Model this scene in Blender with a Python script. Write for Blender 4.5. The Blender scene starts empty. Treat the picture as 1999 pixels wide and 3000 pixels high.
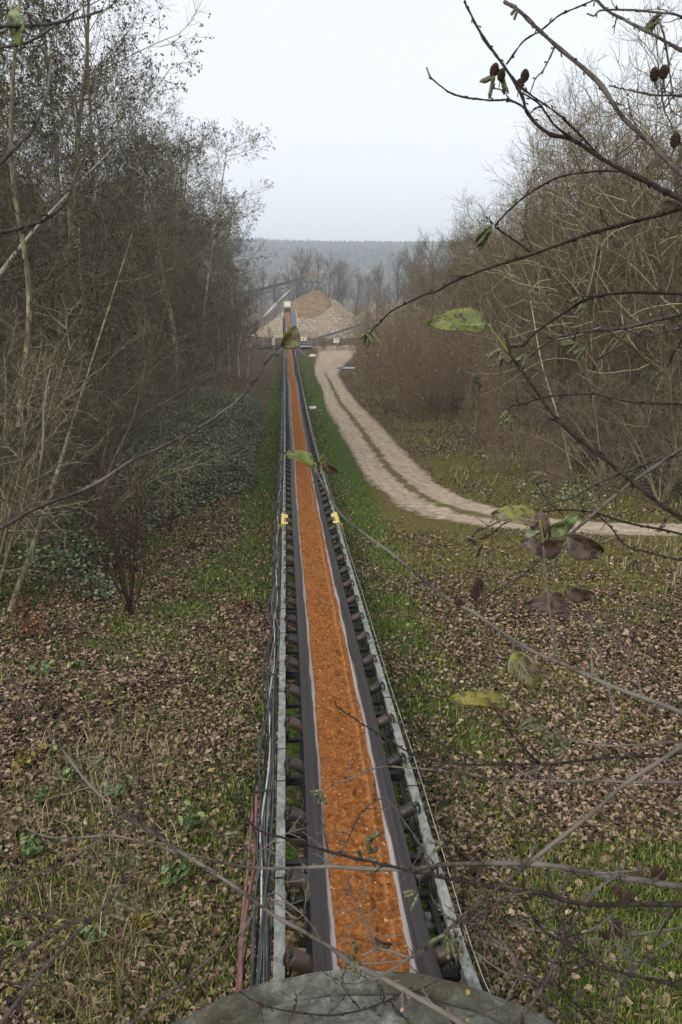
import bpy, math, random
import numpy as np
from mathutils import Vector, Matrix

# ------------------------------------------------------------------ camera, world, sun, exposure
S = bpy.context.scene
COL = S.collection
CAMZ = 6.0
PITCH = math.radians(15.6)
FPX = 2333.3                      # focal length in pixels of the 1999 x 3000 photograph
cam_d = bpy.data.cameras.new('camera')
cam_d.sensor_fit = 'VERTICAL'; cam_d.sensor_height = 36.0; cam_d.sensor_width = 24.0
cam_d.lens = 28.0
cam_d.clip_start = 0.05; cam_d.clip_end = 6000
cam_d.dof.use_dof = True; cam_d.dof.focus_distance = 14.0; cam_d.dof.aperture_fstop = 22.0
cam = bpy.data.objects.new('camera', cam_d); COL.objects.link(cam)
cam.location = (0, 0, CAMZ)
cam.rotation_euler = (math.radians(90) - PITCH, 0, 0)
S.camera = cam

SUN_EL, SUN_AZ = math.radians(42), math.radians(215)      # azimuth clockwise from +Y
world = bpy.data.worlds.new('World'); S.world = world; world.use_nodes = True
wn, wl = world.node_tree.nodes, world.node_tree.links
wn.clear()
sky = wn.new('ShaderNodeTexSky'); sky.sky_type = 'NISHITA'; sky.sun_disc = False
sky.sun_elevation = SUN_EL; sky.sun_rotation = SUN_AZ
sky.air_density = 1.0; sky.dust_density = 4.0; sky.ozone_density = 1.0
hs = wn.new('ShaderNodeHueSaturation'); hs.inputs['Saturation'].default_value = 0.22
mixc = wn.new('ShaderNodeMix'); mixc.data_type = 'RGBA'
mixc.inputs[0].default_value = 0.72
mixc.inputs[7].default_value = (8.75, 9.1, 9.65, 1)        # even cloud deck
tc = wn.new('ShaderNodeTexCoord'); cn = wn.new('ShaderNodeTexNoise')
cmap = wn.new('ShaderNodeMapping'); cmap.inputs['Scale'].default_value = (1.2, 1.2, 5)
cn.inputs['Scale'].default_value = 2.0; cn.inputs['Detail'].default_value = 4
cm = wn.new('ShaderNodeMapRange'); cm.inputs[3].default_value = 0.95; cm.inputs[4].default_value = 1.05
vm = wn.new('ShaderNodeVectorMath'); vm.operation = 'SCALE'
bg = wn.new('ShaderNodeBackground'); bg.inputs[1].default_value = 0.118
wo = wn.new('ShaderNodeOutputWorld')
wl.new(sky.outputs[0], hs.inputs['Color']); wl.new(hs.outputs[0], mixc.inputs[6])
wl.new(tc.outputs['Generated'], cmap.inputs[0]); wl.new(cmap.outputs[0], cn.inputs['Vector'])
wl.new(cn.outputs[0], cm.inputs[0]); wl.new(mixc.outputs[2], vm.inputs[0]); wl.new(cm.outputs[0], vm.inputs['Scale'])
wl.new(vm.outputs[0], bg.inputs[0]); wl.new(bg.outputs[0], wo.inputs[0])

sun_d = bpy.data.lights.new('sun', 'SUN'); sun_d.energy = 1.75; sun_d.angle = math.radians(25)
sun_d.color = (1.0, 0.96, 0.9)
sun = bpy.data.objects.new('sun', sun_d); COL.objects.link(sun)
sdir = Vector((math.sin(SUN_AZ) * math.cos(SUN_EL), math.cos(SUN_AZ) * math.cos(SUN_EL), math.sin(SUN_EL)))
sun.rotation_euler = sdir.to_track_quat('Z', 'Y').to_euler()

S.view_settings.view_transform = 'Standard'; S.view_settings.look = 'None'
S.view_settings.gamma = 1.0; S.view_settings.use_curve_mapping = False
S.view_settings.exposure = 0.25
S.render.engine = 'CYCLES'
cy = S.cycles
HAZE = .0005
cy.max_bounces = 5; cy.diffuse_bounces = 3; cy.glossy_bounces = 2; cy.transmission_bounces = 2
cy.transparent_max_bounces = 4; cy.volume_bounces = 3
cy.use_denoising = True; cy.denoiser = 'OPENIMAGEDENOISE'; cy.denoising_input_passes = 'RGB_ALBEDO_NORMAL'; cy.denoising_prefilter = 'NONE'
cy.use_adaptive_sampling = True; cy.adaptive_threshold = 0.015
cy.sample_clamp_indirect = 4.0
cy.use_fast_gi = False
S.render.use_persistent_data = False

# ------------------------------------------------------------------ numbers
RNG = np.random.default_rng(7)
R = random.Random(11)
def nrm(v): return v / np.maximum(np.linalg.norm(v, axis=-1, keepdims=True), 1e-9)
def hash2(ix, iy, seed):
    h = (ix.astype(np.int64) * 374761393 + iy.astype(np.int64) * 668265263 + seed * 974634777) & 0x7fffffff
    h = ((h ^ (h >> 13)) * 1274126177) & 0x7fffffff
    return ((h ^ (h >> 16)) & 0xffff) / 65535.0
def vnoise(x, y, seed=0):
    x = np.asarray(x, float); y = np.asarray(y, float)
    ix = np.floor(x); iy = np.floor(y); fx = x - ix; fy = y - iy
    fx = fx * fx * (3 - 2 * fx); fy = fy * fy * (3 - 2 * fy)
    a = hash2(ix, iy, seed); b = hash2(ix + 1, iy, seed); c = hash2(ix, iy + 1, seed); d = hash2(ix + 1, iy + 1, seed)
    return (a * (1 - fx) + b * fx) * (1 - fy) + (c * (1 - fx) + d * fx) * fy
def fbm(x, y, seed=0, oct=4):
    t = 0; a = .5; n = 0
    for k in range(oct):
        t = t + a * vnoise(np.asarray(x) * 2 ** k, np.asarray(y) * 2 ** k, seed + k * 17); n += a; a *= .5
    return t / n
def sstep(a, b, x):
    t = np.clip((np.asarray(x, float) - a) / (b - a), 0, 1); return t * t * (3 - 2 * t)

# profile of the ground below the camera, and of the conveyor rails 0.9 m above it
_PY = np.array([-60, -4, .6, 2.2, 4.0, 4.9, 8.2, 14, 21, 28, 36, 45, 55, 78, 105, 122, 160, 300, 600, 6000.])
_PG = np.array([2.3, 2.3, 2.4, 4.0, 5.75, 5.88, 6.08, 6.5, 6.95, 7.45, 7.95, 8.35, 8.62, 8.95, 9.3, 9.5, 9.9, 10, 11, 12])
_yy = np.linspace(-60, 700, 15201)
_gg = np.interp(_yy, _PY, _PG)
_k = np.hanning(81); _k /= _k.sum()
_gs = np.convolve(np.pad(_gg, 40, mode='edge'), _k, mode='valid')
_k2 = np.hanning(241); _k2 /= _k2.sum()
_gs2 = np.convolve(np.pad(_gg, 120, mode='edge'), _k2, mode='valid')
_gs = np.where(_yy > 14, _gs2, _gs)
def G(y): return np.interp(y, _yy, _gs)
def xc(y): return .57 - .0678 * np.asarray(y, float)
HEAD = math.atan(.0678)

def cam_ray(px, py):
    u = (px - 999.5) / FPX; v = (py - 1500) / FPX
    c, s = math.cos(PITCH), math.sin(PITCH)
    return np.array([u, c - v * s, -(s + v * c)])          # per metre of depth along the optical axis
def at_depth(px, py, d): return np.array([0, 0, CAMZ]) + cam_ray(px, py) * d
def at_y(px, py, Y):
    r = cam_ray(px, py); return np.array([0, 0, CAMZ]) + r * (Y / r[1])
def on_ground(px, py, h=0.0):
    r = cam_ray(px, py); Y = 20.0
    for _ in range(60):
        Y = .5 * Y + .5 * (float(G(Y)) - h) / (-r[2] / r[1])
    return np.array([r[0] / r[1] * Y, Y, CAMZ - float(G(Y)) + h])

ROAD = [((930,1030),(1058,1022)),((918,1085),(1000,1086)),((936,1128),(1006,1121)),((952,1185),(1045,1175)),((977,1230),(1085,1213)),
 ((1000,1280),(1130,1258)),((1030,1335),(1172,1305)),((1060,1390),(1225,1360)),((1110,1437),(1290,1418)),((1200,1500),(1380,1462)),
 ((1340,1535),(1500,1497)),((1520,1555),(1640,1520)),((1750,1567),(1790,1531)),((2050,1577),(2020,1535)),((2400,1587),(2400,1535)),((3200,1600),(3200,1535))]
def catmull(P, n):
    P = np.asarray(P, float); P = np.vstack([2 * P[0] - P[1], P, 2 * P[-1] - P[-2]])
    out = []
    for i in range(1, len(P) - 2):
        t = np.linspace(0, 1, n, endpoint=False)[:, None]
        a, b, c, d = P[i - 1], P[i], P[i + 1], P[i + 2]
        out.append(.5 * (2 * b + (c - a) * t + (2 * a - 5 * b + 4 * c - d) * t ** 2 + (3 * b - a - 3 * c + d) * t ** 3))
    out.append(P[-2][None]); return np.vstack(out)
_rl = catmull([on_ground(*a)[:2] for a, b in ROAD], 12); _rr = catmull([on_ground(*b)[:2] for a, b in ROAD], 12)
_far_l = np.array([[-7, 133], [-9, 140]]); 
_rl = np.vstack([[_rl[0] + (-1.5, 14)], _rl]); _rr = np.vstack([[_rr[0] + (4, 14)], _rr])
_rc = (_rl + _rr) / 2; _rw = np.linalg.norm(_rl - _rr, axis=1) / 2
def road_dist(x, y):
    """distance outside the track's edge (negative on the track)"""
    sh = np.shape(x); x = np.ravel(x); y = np.ravel(y); out = np.full(x.shape, 1e9)
    for i in range(len(_rc) - 1):
        a, b = _rc[i], _rc[i + 1]; ab = b - a; L = ab @ ab
        t = np.clip(((x - a[0]) * ab[0] + (y - a[1]) * ab[1]) / L, 0, 1)
        d = np.hypot(x - a[0] - t * ab[0], y - a[1] - t * ab[1]) - (_rw[i] * (1 - t) + _rw[i + 1] * t)
        out = np.minimum(out, d)
    return out.reshape(sh)
def H(x, y, rd=None):
    x = np.asarray(x, float); y = np.asarray(y, float)
    base = CAMZ - G(y)
    if rd is None: rd = road_dist(x, y)
    m = sstep(.8, 3, rd) * sstep(.8, 2.0, np.abs(x - xc(y))) * sstep(5, 7, y)
    return base + m * (fbm(x * .35, y * .35, 3) - .5) * .35
def railz(y): return CAMZ - G(y) + .9

# ------------------------------------------------------------------ mesh building
class MB:
    def __init__(s): s.v = []; s.f = []; s.n = 0; s.uv = []
    def add(s, v, f, mat=0, uv=None):
        v = np.asarray(v, float).reshape(-1, 3); f = np.asarray(f, np.int64)
        s.v.append(v); s.f.append((f + s.n, mat)); s.n += len(v)
        s.uv.append(np.zeros((len(v), 2)) if uv is None else np.asarray(uv, float).reshape(-1, 2))
        return s
    def tubes(s, pts, rad, sides=4, mat=0, cap=False):
        """pts (N,K,3), rad (N,K)"""
        pts = np.asarray(pts, float); rad = np.asarray(rad, float)
        if pts.ndim == 2: pts = pts[None]; rad = np.broadcast_to(rad, pts.shape[:2])
        N, K = pts.shape[:2]
        t = np.gradient(pts, axis=1); t = nrm(t)
        ref = np.where(np.abs(t[..., 2:3]) < .9, np.array([0, 0, 1.]), np.array([1., 0, 0]))
        mean = nrm(pts[:, -1] - pts[:, 0])[:, None, :]
        ref = np.where(np.abs(mean[..., 2:3]) < .8, np.array([0, 0, 1.]), np.array([1., 0, 0]))
        a = nrm(np.cross(t, np.broadcast_to(ref, t.shape))); b = np.cross(t, a)
        ang = np.arange(sides) * 2 * math.pi / sides
        v = pts[:, :, None, :] + rad[:, :, None, None] * (a[:, :, None, :] * np.cos(ang)[:, None] + b[:, :, None, :] * np.sin(ang)[:, None])
        idx = np.arange(N * K * sides).reshape(N, K, sides)
        q = np.stack([idx[:, :-1], np.roll(idx[:, :-1], -1, 2), np.roll(idx[:, 1:], -1, 2), idx[:, 1:]], -1).reshape(-1, 4)
        uv = np.stack(np.broadcast_arrays((np.arange(sides) / sides)[None, None], np.linspace(0, 1, K)[None, :, None], np.zeros((N, 1, 1)))[:2], -1)
        s.add(v, q, mat, uv)
        if cap:
            for e in (0, K - 1):
                c = idx[:, e]; c = c[:, ::-1] if e == 0 else c
                s.f.append((c + s.n - N * K * sides, mat))
        return s
    def box(s, c, size, rot=None, mat=0):
        h = np.array(size, float) / 2
        v = np.array([[x, y, z] for x in (-1, 1) for y in (-1, 1) for z in (-1, 1)], float) * h
        if rot is not None: v = v @ np.asarray(rot).T
        s.add(v + np.asarray(c, float), [[0,1,3,2],[4,6,7,5],[0,4,5,1],[2,3,7,6],[0,2,6,4],[1,5,7,3]], mat); return s
    def bar(s, a, b, w, h, mat=0, up=(0, 0, 1)):
        a = np.asarray(a, float); b = np.asarray(b, float); d = b - a; L = np.linalg.norm(d); y = d / L
        up = np.asarray(up, float)
        if abs(y @ up) > .97: up = np.array([1., 0, 0])
        x = np.cross(y, up); x /= np.linalg.norm(x); z = np.cross(x, y)
        return s.box((a + b) / 2, (w, L, h), np.stack([x, y, z], 1), mat)
    def sweep(s, path, prof, mat=0, closed=True, uvs=None):
        """path: list of (origin, xaxis, zaxis); prof: (M,2)"""
        prof = np.asarray(prof, float); O = np.array([p[0] for p in path]); X = np.array([p[1] for p in path]); Z = np.array([p[2] for p in path])
        v = O[:, None] + prof[None, :, 0:1] * X[:, None] + prof[None, :, 1:2] * Z[:, None]
        K, M = len(path), len(prof); idx = np.arange(K * M).reshape(K, M)
        if closed: q = np.stack([idx[:-1], idx[1:], np.roll(idx[1:], -1, 1), np.roll(idx[:-1], -1, 1)], -1).reshape(-1, 4)
        else: q = np.stack([idx[:-1, :-1], idx[1:, :-1], idx[1:, 1:], idx[:-1, 1:]], -1).reshape(-1, 4)
        L = np.concatenate([[0], np.cumsum(np.linalg.norm(np.diff(O, axis=0), axis=1))])
        uv = np.stack(np.broadcast_arrays(np.linspace(0, 1, M)[None], L[:, None]), -1)
        s.add(v, q, mat, uv)
        if closed:
            s.f.append((idx[0:1, ::1] + s.n - K * M, mat)); s.f.append((idx[-1:, ::-1] + s.n - K * M, mat))
        return s
    def leaves(s, c, d, n, L, W, fold=.25, mat=0, droop=0.0):
        """folded six-vertex leaves: centre, length direction, normal"""
        d = nrm(d); b = nrm(np.cross(n, d)); n = np.cross(d, b)
        L = np.asarray(L)[:, None]; W = np.asarray(W)[:, None]
        e = fold * W
        v = np.stack([c - d * L * .5, c - d * L * .18 + b * W * .5 + n * e, c + d * L * .22 + b * W * .42 + n * e, c + d * L * .5 - n * L * droop,
                      c + d * L * .22 - b * W * .42 + n * e, c - d * L * .18 - b * W * .5 + n * e], 1)
        i = np.arange(len(c))[:, None] * 6
        s.add(v, np.concatenate([i + [0, 1, 2, 3], i + [0, 3, 4, 5]]), mat); return s
    def build(s, name, mats, parent=None, off=(0, 0, 0), smooth=True, uv=False, link=True):
        me = bpy.data.meshes.new(name)
        V = np.concatenate(s.v) - np.asarray(off, float)
        me.vertices.add(len(V)); me.vertices.foreach_set('co', V.astype(np.float32).ravel())
        loops = np.concatenate([f.ravel() for f, m in s.f]); tot = np.concatenate([np.full(len(f), f.shape[1]) for f, m in s.f])
        mi = np.concatenate([np.full(len(f), m) for f, m in s.f])
        me.loops.add(len(loops)); me.loops.foreach_set('vertex_index', loops.astype(np.int32))
        st = np.concatenate([[0], np.cumsum(tot)[:-1]])
        me.polygons.add(len(tot)); me.polygons.foreach_set('loop_start', st.astype(np.int32))
        me.polygons.foreach_set('material_index', mi.astype(np.int32))
        me.polygons.foreach_set('use_smooth', np.full(len(tot), bool(smooth)))
        if uv:
            U = np.concatenate(s.uv)[loops]; lay = me.uv_layers.new(name='UVMap'); lay.data.foreach_set('uv', U.astype(np.float32).ravel())
        for m in (mats if isinstance(mats, (list, tuple)) else [mats]): me.materials.append(m)
        me.update(calc_edges=True)
        o = bpy.data.objects.new(name, me); COL.objects.link(o)
        if parent is not None: o.parent = parent
        return o

def tag(o, label=None, cat=None, group=None, kind=None):
    if label: o['label'] = label
    if cat: o['category'] = cat
    if group: o['group'] = group
    if kind: o['kind'] = kind
    return o
def empty(name, loc, label, cat, group=None):
    o = bpy.data.objects.new(name, None); COL.objects.link(o); o.location = loc; o.empty_display_size = .2
    return tag(o, label, cat, group)
def copy_tree(o, parent=None):
    c = o.copy(); COL.objects.link(c)
    if parent is not None: c.parent = parent
    for ch in list(o.children): copy_tree(ch, c)
    return c

# ------------------------------------------------------------------ materials
def srgb(*c): return tuple(((x / 255) / 12.92 if x / 255 <= .04045 else ((x / 255 + .055) / 1.055) ** 2.4) for x in c) + (1,)
class NT:
    def __init__(s, name, rough=.8, metal=0, spec=.3):
        s.m = bpy.data.materials.new(name); s.m.use_nodes = True; s.t = s.m.node_tree; s.n = s.t.nodes; s.l = s.t.links
        s.b = s.n['Principled BSDF']; s.b.inputs['Roughness'].default_value = rough; s.b.inputs['Metallic'].default_value = metal
        s.b.inputs['Specular IOR Level'].default_value = spec
    def new(s, t, **k):
        x = s.n.new(t)
        for a, b in k.items(): setattr(x, a, b)
        return x
    def coord(s, kind='Object', scale=(1, 1, 1)):
        t = s.new('ShaderNodeTexCoord'); m = s.new('ShaderNodeMapping'); m.inputs['Scale'].default_value = scale
        s.l.new(t.outputs[kind], m.inputs[0]); return m.outputs[0]
    def noise(s, vec, scale, detail=4, rough=.55):
        x = s.new('ShaderNodeTexNoise'); x.inputs['Scale'].default_value = scale; x.inputs['Detail'].default_value = detail; x.inputs['Roughness'].default_value = rough
        if vec is not None: s.l.new(vec, x.inputs['Vector'])
        return x.outputs[0]
    def voro(s, vec, scale, out='Color', feature='F1'):
        x = s.new('ShaderNodeTexVoronoi', feature=feature); x.inputs['Scale'].default_value = scale
        if vec is not None: s.l.new(vec, x.inputs['Vector'])
        return x.outputs[out]
    def ramp(s, fac, stops, interp='LINEAR'):
        x = s.new('ShaderNodeValToRGB'); e = x.color_ramp; e.interpolation = interp
        while len(e.elements) < len(stops): e.elements.new(.5)
        for k, (p, c) in zip(e.elements, stops): k.position = p; k.color = c if len(c) == 4 else (*c, 1)
        s.l.new(fac, x.inputs[0]); return x.outputs[0]
    def mix(s, fac, a, b, mode='MIX'):
        x = s.new('ShaderNodeMix', data_type='RGBA', blend_type=mode)
        for sock, val in ((x.inputs[0], fac), (x.inputs[6], a), (x.inputs[7], b)):
            if hasattr(val, 'is_linked'): s.l.new(val, sock)
            else: sock.default_value = val
        return x.outputs[2]
    def math(s, op, a, b=0.0):
        x = s.new('ShaderNodeMath', operation=op)
        for sock, val in ((x.inputs[0], a), (x.inputs[1], b)):
            if hasattr(val, 'is_linked'): s.l.new(val, sock)
            else: sock.default_value = val
        return x.outputs[0]
    def sep(s, vec):
        x = s.new('ShaderNodeSeparateXYZ'); s.l.new(vec, x.inputs[0]); return x.outputs
    def rand(s): return s.new('ShaderNodeNewGeometry').outputs['Random Per Island']
    def objrand(s): return s.new('ShaderNodeObjectInfo').outputs['Random']
    def attr(s, name): return s.new('ShaderNodeAttribute', attribute_name=name).outputs
    def bump(s, h, strength=.3, dist=.02):
        x = s.new('ShaderNodeBump'); x.inputs['Strength'].default_value = strength; x.inputs['Distance'].default_value = dist
        s.l.new(h, x.inputs['Height']); s.l.new(x.outputs[0], s.b.inputs['Normal'])
    def col(s, c):
        if hasattr(c, 'is_linked'): s.l.new(c, s.b.inputs['Base Color'])
        else: s.b.inputs['Base Color'].default_value = c
        return s.m
    def rough(s, c): s.l.new(c, s.b.inputs['Roughness'])

def mat_bark(name, dark, light, scale=(6, 6, 1.5), bump=.5, spots=None):
    t = NT(name, .9, spec=.15); v = t.coord('Object', scale); n = t.noise(v, 3, 5, .65)
    c = t.ramp(n, [(.32, dark), (.68, light)])
    if spots: c = t.mix(t.ramp(t.noise(t.coord('Object', (3, 3, 1)), 2.2, 3), [(.5, (0, 0, 0)), (.62, (1, 1, 1))]), c, spots)
    t.bump(n, bump, .02); return t.col(c)
def mat_leaf(name, stops, rough=.6, spec=.3):
    t = NT(name, rough, spec=spec); return t.col(t.ramp(t.rand(), stops))
def mat_plain(name, c, rough=.6, metal=0, var=.25, scale=6, spec=.3):
    t = NT(name, rough, metal, spec); n = t.noise(t.coord(), scale, 4)
    d = tuple(x * (1 - var) for x in c[:3]) + (1,); l = tuple(min(1, x * (1 + var)) for x in c[:3]) + (1,)
    t.bump(n, .15, .01); return t.col(t.ramp(n, [(.3, d), (.7, l)]))

# ------------------------------------------------------------------ ground
def ax(*seg):
    out = []
    for a, b, st in seg: out += list(np.arange(a, b, st))
    return np.array(out)
gx = ax((-3000, -600, 400), (-600, -120, 60), (-120, -40, 8), (-40, -14, 1.0), (-14, 14, .22), (14, 40, 1.0), (40, 120, 8), (120, 600, 60), (600, 3001, 400))
gy = ax((-60, -4, 4), (-4, 5, .4), (5, 40, .25), (40, 90, .6), (90, 150, 1.5), (150, 300, 10), (300, 700, 50), (700, 4001, 300))
XX, YY = np.meshgrid(gx, gy)
RD = road_dist(XX, YY)
def masks(x, y, rd):
    s = x - xc(y)
    n1 = fbm(x * .5, y * .5, 21); n2 = fbm(x * 1.6, y * 1.6, 31); n3 = fbm(x * .22, y * .22, 41)
    gl = sstep(-3.0, -1.6, s) * (1 - sstep(-.3, .0, s)) * sstep(18, 28, y) * (1 - sstep(75, 105, y)) * 1.0
    gr = sstep(.2, .8, s) * (1 - sstep(1.6 + y * .008, 2.9 + y * .012, s)) * (.62 + .38 * sstep(14, 30, y)) * (1 - sstep(118, 126, y))
    gc = sstep(1.7, 3.0, x) * (1 - sstep(7.2, 8.6, y + n1 * 1.5)) * 1.3       # lush corner by the portal
    patch = sstep(.47, .60, n1) * .75 * (x < 0) * (y < 45)
    vr = sstep(.2, .8, s) * sstep(.0, .5, rd) * (1 - sstep(1.0, 3.5, rd)) * .22 * (y > 26)
    g = np.maximum.reduce([gl, gr, gc, patch, vr])
    grass = np.clip(g * (.35 + 1.1 * n2), 0, 1)
    moss = sstep(1.2, 2.5, s) * (1 - sstep(3.5, 8.5, rd)) * (rd > -.2) * (y < 40) * sstep(.25, .55, n3 * .6 + n2 * .5) * sstep(13.0, 17.0, y + x * .15)
    grass = grass * (1 - .45 * sstep(40, 90, y))
    moss = np.maximum(moss, .55 * sstep(.52, .62, n1) * (np.abs(s) > .8) * (s > 0) * (y < 60))
    return grass, np.clip(moss, 0, 1)
GR, MO = masks(XX, YY, RD)
ZZ = H(XX, YY, RD)
ny, nx = XX.shape
b = MB(); idx = np.arange(nx * ny).reshape(ny, nx)
b.add(np.stack([XX, YY, ZZ], -1), np.stack([idx[:-1, :-1], idx[:-1, 1:], idx[1:, 1:], idx[1:, :-1]], -1).reshape(-1, 4))
t = NT('leaf_strewn_ground', .95, spec=.1)
v = t.coord('Object')
wob = t.new('ShaderNodeVectorMath', operation='ADD'); nz = t.new('ShaderNodeTexNoise'); nz.inputs['Scale'].default_value = 6
sc = t.new('ShaderNodeVectorMath', operation='SCALE'); sc.inputs['Scale'].default_value = .12
t.l.new(v, nz.inputs['Vector']); t.l.new(nz.outputs['Color'], sc.inputs[0]); t.l.new(v, wob.inputs[0]); t.l.new(sc.outputs[0], wob.inputs[1])
vr = t.sep(t.voro(wob.outputs[0], 11, 'Color'))[0]
vd = t.voro(wob.outputs[0], 11, 'Distance')
lit = t.ramp(vr, [(0, srgb(38, 31, 24)), (.25, srgb(62, 49, 38)), (.5, srgb(96, 77, 62)), (.75, srgb(128, 104, 86)), (.93, srgb(160, 136, 112)), (1, srgb(176, 160, 135))])
big = t.noise(v, .7, 3)
lit = t.mix(t.ramp(t.noise(v, 9, 4), [(.40, (1, 1, 1)), (.56, (0, 0, 0))]), lit, srgb(44, 40, 26))
lit = t.mix(t.ramp(big, [(.40, (0, 0, 0)), (.66, (.55, .55, .55))]), lit, srgb(70, 72, 34))
gn = t.noise(v, 24, 4)
grs = t.ramp(gn, [(.3, srgb(36, 44, 18)), (.5, srgb(62, 80, 30)), (.72, srgb(102, 122, 48))])
mos = t.ramp(t.noise(v, 14, 5), [(.3, srgb(58, 52, 28)), (.52, srgb(96, 88, 46)), (.75, srgb(132, 122, 74))])
A = t.attr('grass')[2]; Bm = t.attr('moss')[2]
c = t.mix(t.ramp(t.math('ADD', Bm, t.math('MULTIPLY', t.math('SUBTRACT', t.noise(v, 5, 3), .5), .9)), [(.3, (0, 0, 0)), (.65, (1, 1, 1))]), lit, mos)
c = t.mix(t.ramp(t.math('ADD', A, t.math('MULTIPLY', t.math('SUBTRACT', t.noise(v, 8, 3), .5), .9)), [(.25, (0, 0, 0)), (.6, (1, 1, 1))]), c, grs)
t.bump(t.math('ADD', vd, t.noise(v, 30, 3)), .7, .05)
ground = b.build('ground', t.col(c)); tag(ground, kind='structure')
for nm, arr in (('grass', GR), ('moss', MO)):
    at_ = ground.data.attributes.new(nm, 'FLOAT', 'POINT'); at_.data.foreach_set('value', arr.ravel().astype(np.float32))

# track
b = MB(); K = len(_rl); M = 13
tt = np.linspace(0, 1, M)[None, :, None]
pxy = _rl[:, None] * (1 - tt) + _rr[:, None] * tt
jag = (fbm(np.arange(K) * .3, 0 * np.arange(K), 5) - .5) * .5
pxy[:, 0] += (_rl - _rr) / (2 * _rw[:, None]) * jag[:, None]
jag = (fbm(np.arange(K) * .3, 9 + 0 * np.arange(K), 6) - .5) * .5
pxy[:, -1] += (_rr - _rl) / (2 * _rw[:, None]) * jag[:, None]
prof = .035 + .05 * np.cos((tt[..., 0] - .5) * 4 * math.pi) * (np.abs(tt[..., 0] - .5) < .25) - .03 * (np.abs(tt[..., 0] - .5) > .49)
pz = (CAMZ - G(pxy[..., 1])) + prof
idx = np.arange(K * M).reshape(K, M)
uvv = np.stack(np.broadcast_arrays(np.linspace(0, 1, M)[None], np.arange(K)[:, None] * .8), -1)
b.add(np.concatenate([pxy, pz[..., None]], -1), np.stack([idx[:-1, :-1], idx[:-1, 1:], idx[1:, 1:], idx[1:, :-1]], -1).reshape(-1, 4), 0, uvv)
t = NT('pale_gravel_track', .95, spec=.15); v = t.coord('Object')
n = t.noise(v, 3.0, 6, .7)
c = t.ramp(n, [(.25, srgb(136, 121, 101)), (.5, srgb(168, 152, 130)), (.75, srgb(192, 177, 154))])
c = t.mix(t.ramp(t.noise(v, 22, 3), [(.55, (0, 0, 0)), (.72, (.8, .8, .8))]), c, srgb(104, 92, 74))
u = t.sep(t.new('ShaderNodeUVMap').outputs[0])
mid = t.math('ABSOLUTE', t.math('SUBTRACT', u[0], .47))
mk = t.ramp(t.math('ADD', mid, t.math('MULTIPLY', t.math('SUBTRACT', t.noise(v, 1.6, 4), .5), .26)), [(.035, (1, 1, 1)), (.09, (0, 0, 0))])
fadef = t.ramp(t.math('MULTIPLY', u[1], .008), [(.08, (0, 0, 0)), (.13, (1, 1, 1)), (.80, (1, 1, 1)), (.90, (0, 0, 0))])
mk = t.mix(1.0, mk, fadef, 'MULTIPLY')
c = t.mix(mk, c, t.ramp(t.noise(v, 18, 4), [(.3, srgb(66, 60, 34)), (.7, srgb(108, 102, 58))]))
edge = t.ramp(t.math('ADD', t.math('ABSOLUTE', t.math('SUBTRACT', u[0], .5)), t.math('MULTIPLY', t.math('SUBTRACT', t.noise(v, 3.2, 6, .7), .5), .34)), [(.40, (0, 0, 0)), (.50, (1, 1, 1))])
c = t.mix(edge, c, srgb(92, 80, 58))
cmb = t.new('ShaderNodeCombineXYZ'); t.l.new(t.math('MULTIPLY', u[0], 16), cmb.inputs[0]); t.l.new(t.math('MULTIPLY', u[1], .22), cmb.inputs[1])
c = t.mix(t.ramp(t.noise(cmb.outputs[0], 1.0, 4, .6), [(.46, (0, 0, 0)), (.66, (.42, .42, .42))]), c, srgb(112, 98, 80))
c = t.mix(t.ramp(t.sep(t.voro(v, 7, 'Color'))[0], [(.93, (0, 0, 0)), (.95, (.6, .6, .6))]), c, srgb(98, 84, 68))
t.bump(t.noise(v, 26, 4), .4, .03)
tag(b.build('track', t.col(c), uv=True), kind='structure')

# puddle on the track
b = MB(); p = on_ground(1016, 1080); ang = np.linspace(0, 2 * math.pi, 28, endpoint=False)
rr = 1 + .35 * (vnoise(np.cos(ang) * 2 + 5, np.sin(ang) * 2 + 5, 9) - .5)
ring = np.stack([p[0] + 1.25 * rr * np.cos(ang), p[1] + 1.5 * rr * np.sin(ang), 0 * ang + p[2] + .1], -1)
b.add(np.vstack([ring]), [list(range(28))])
t = NT('puddle_water', .04, spec=.6); tag(b.build('puddle', t.col((.10, .10, .10, 1))), kind='structure')

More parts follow.
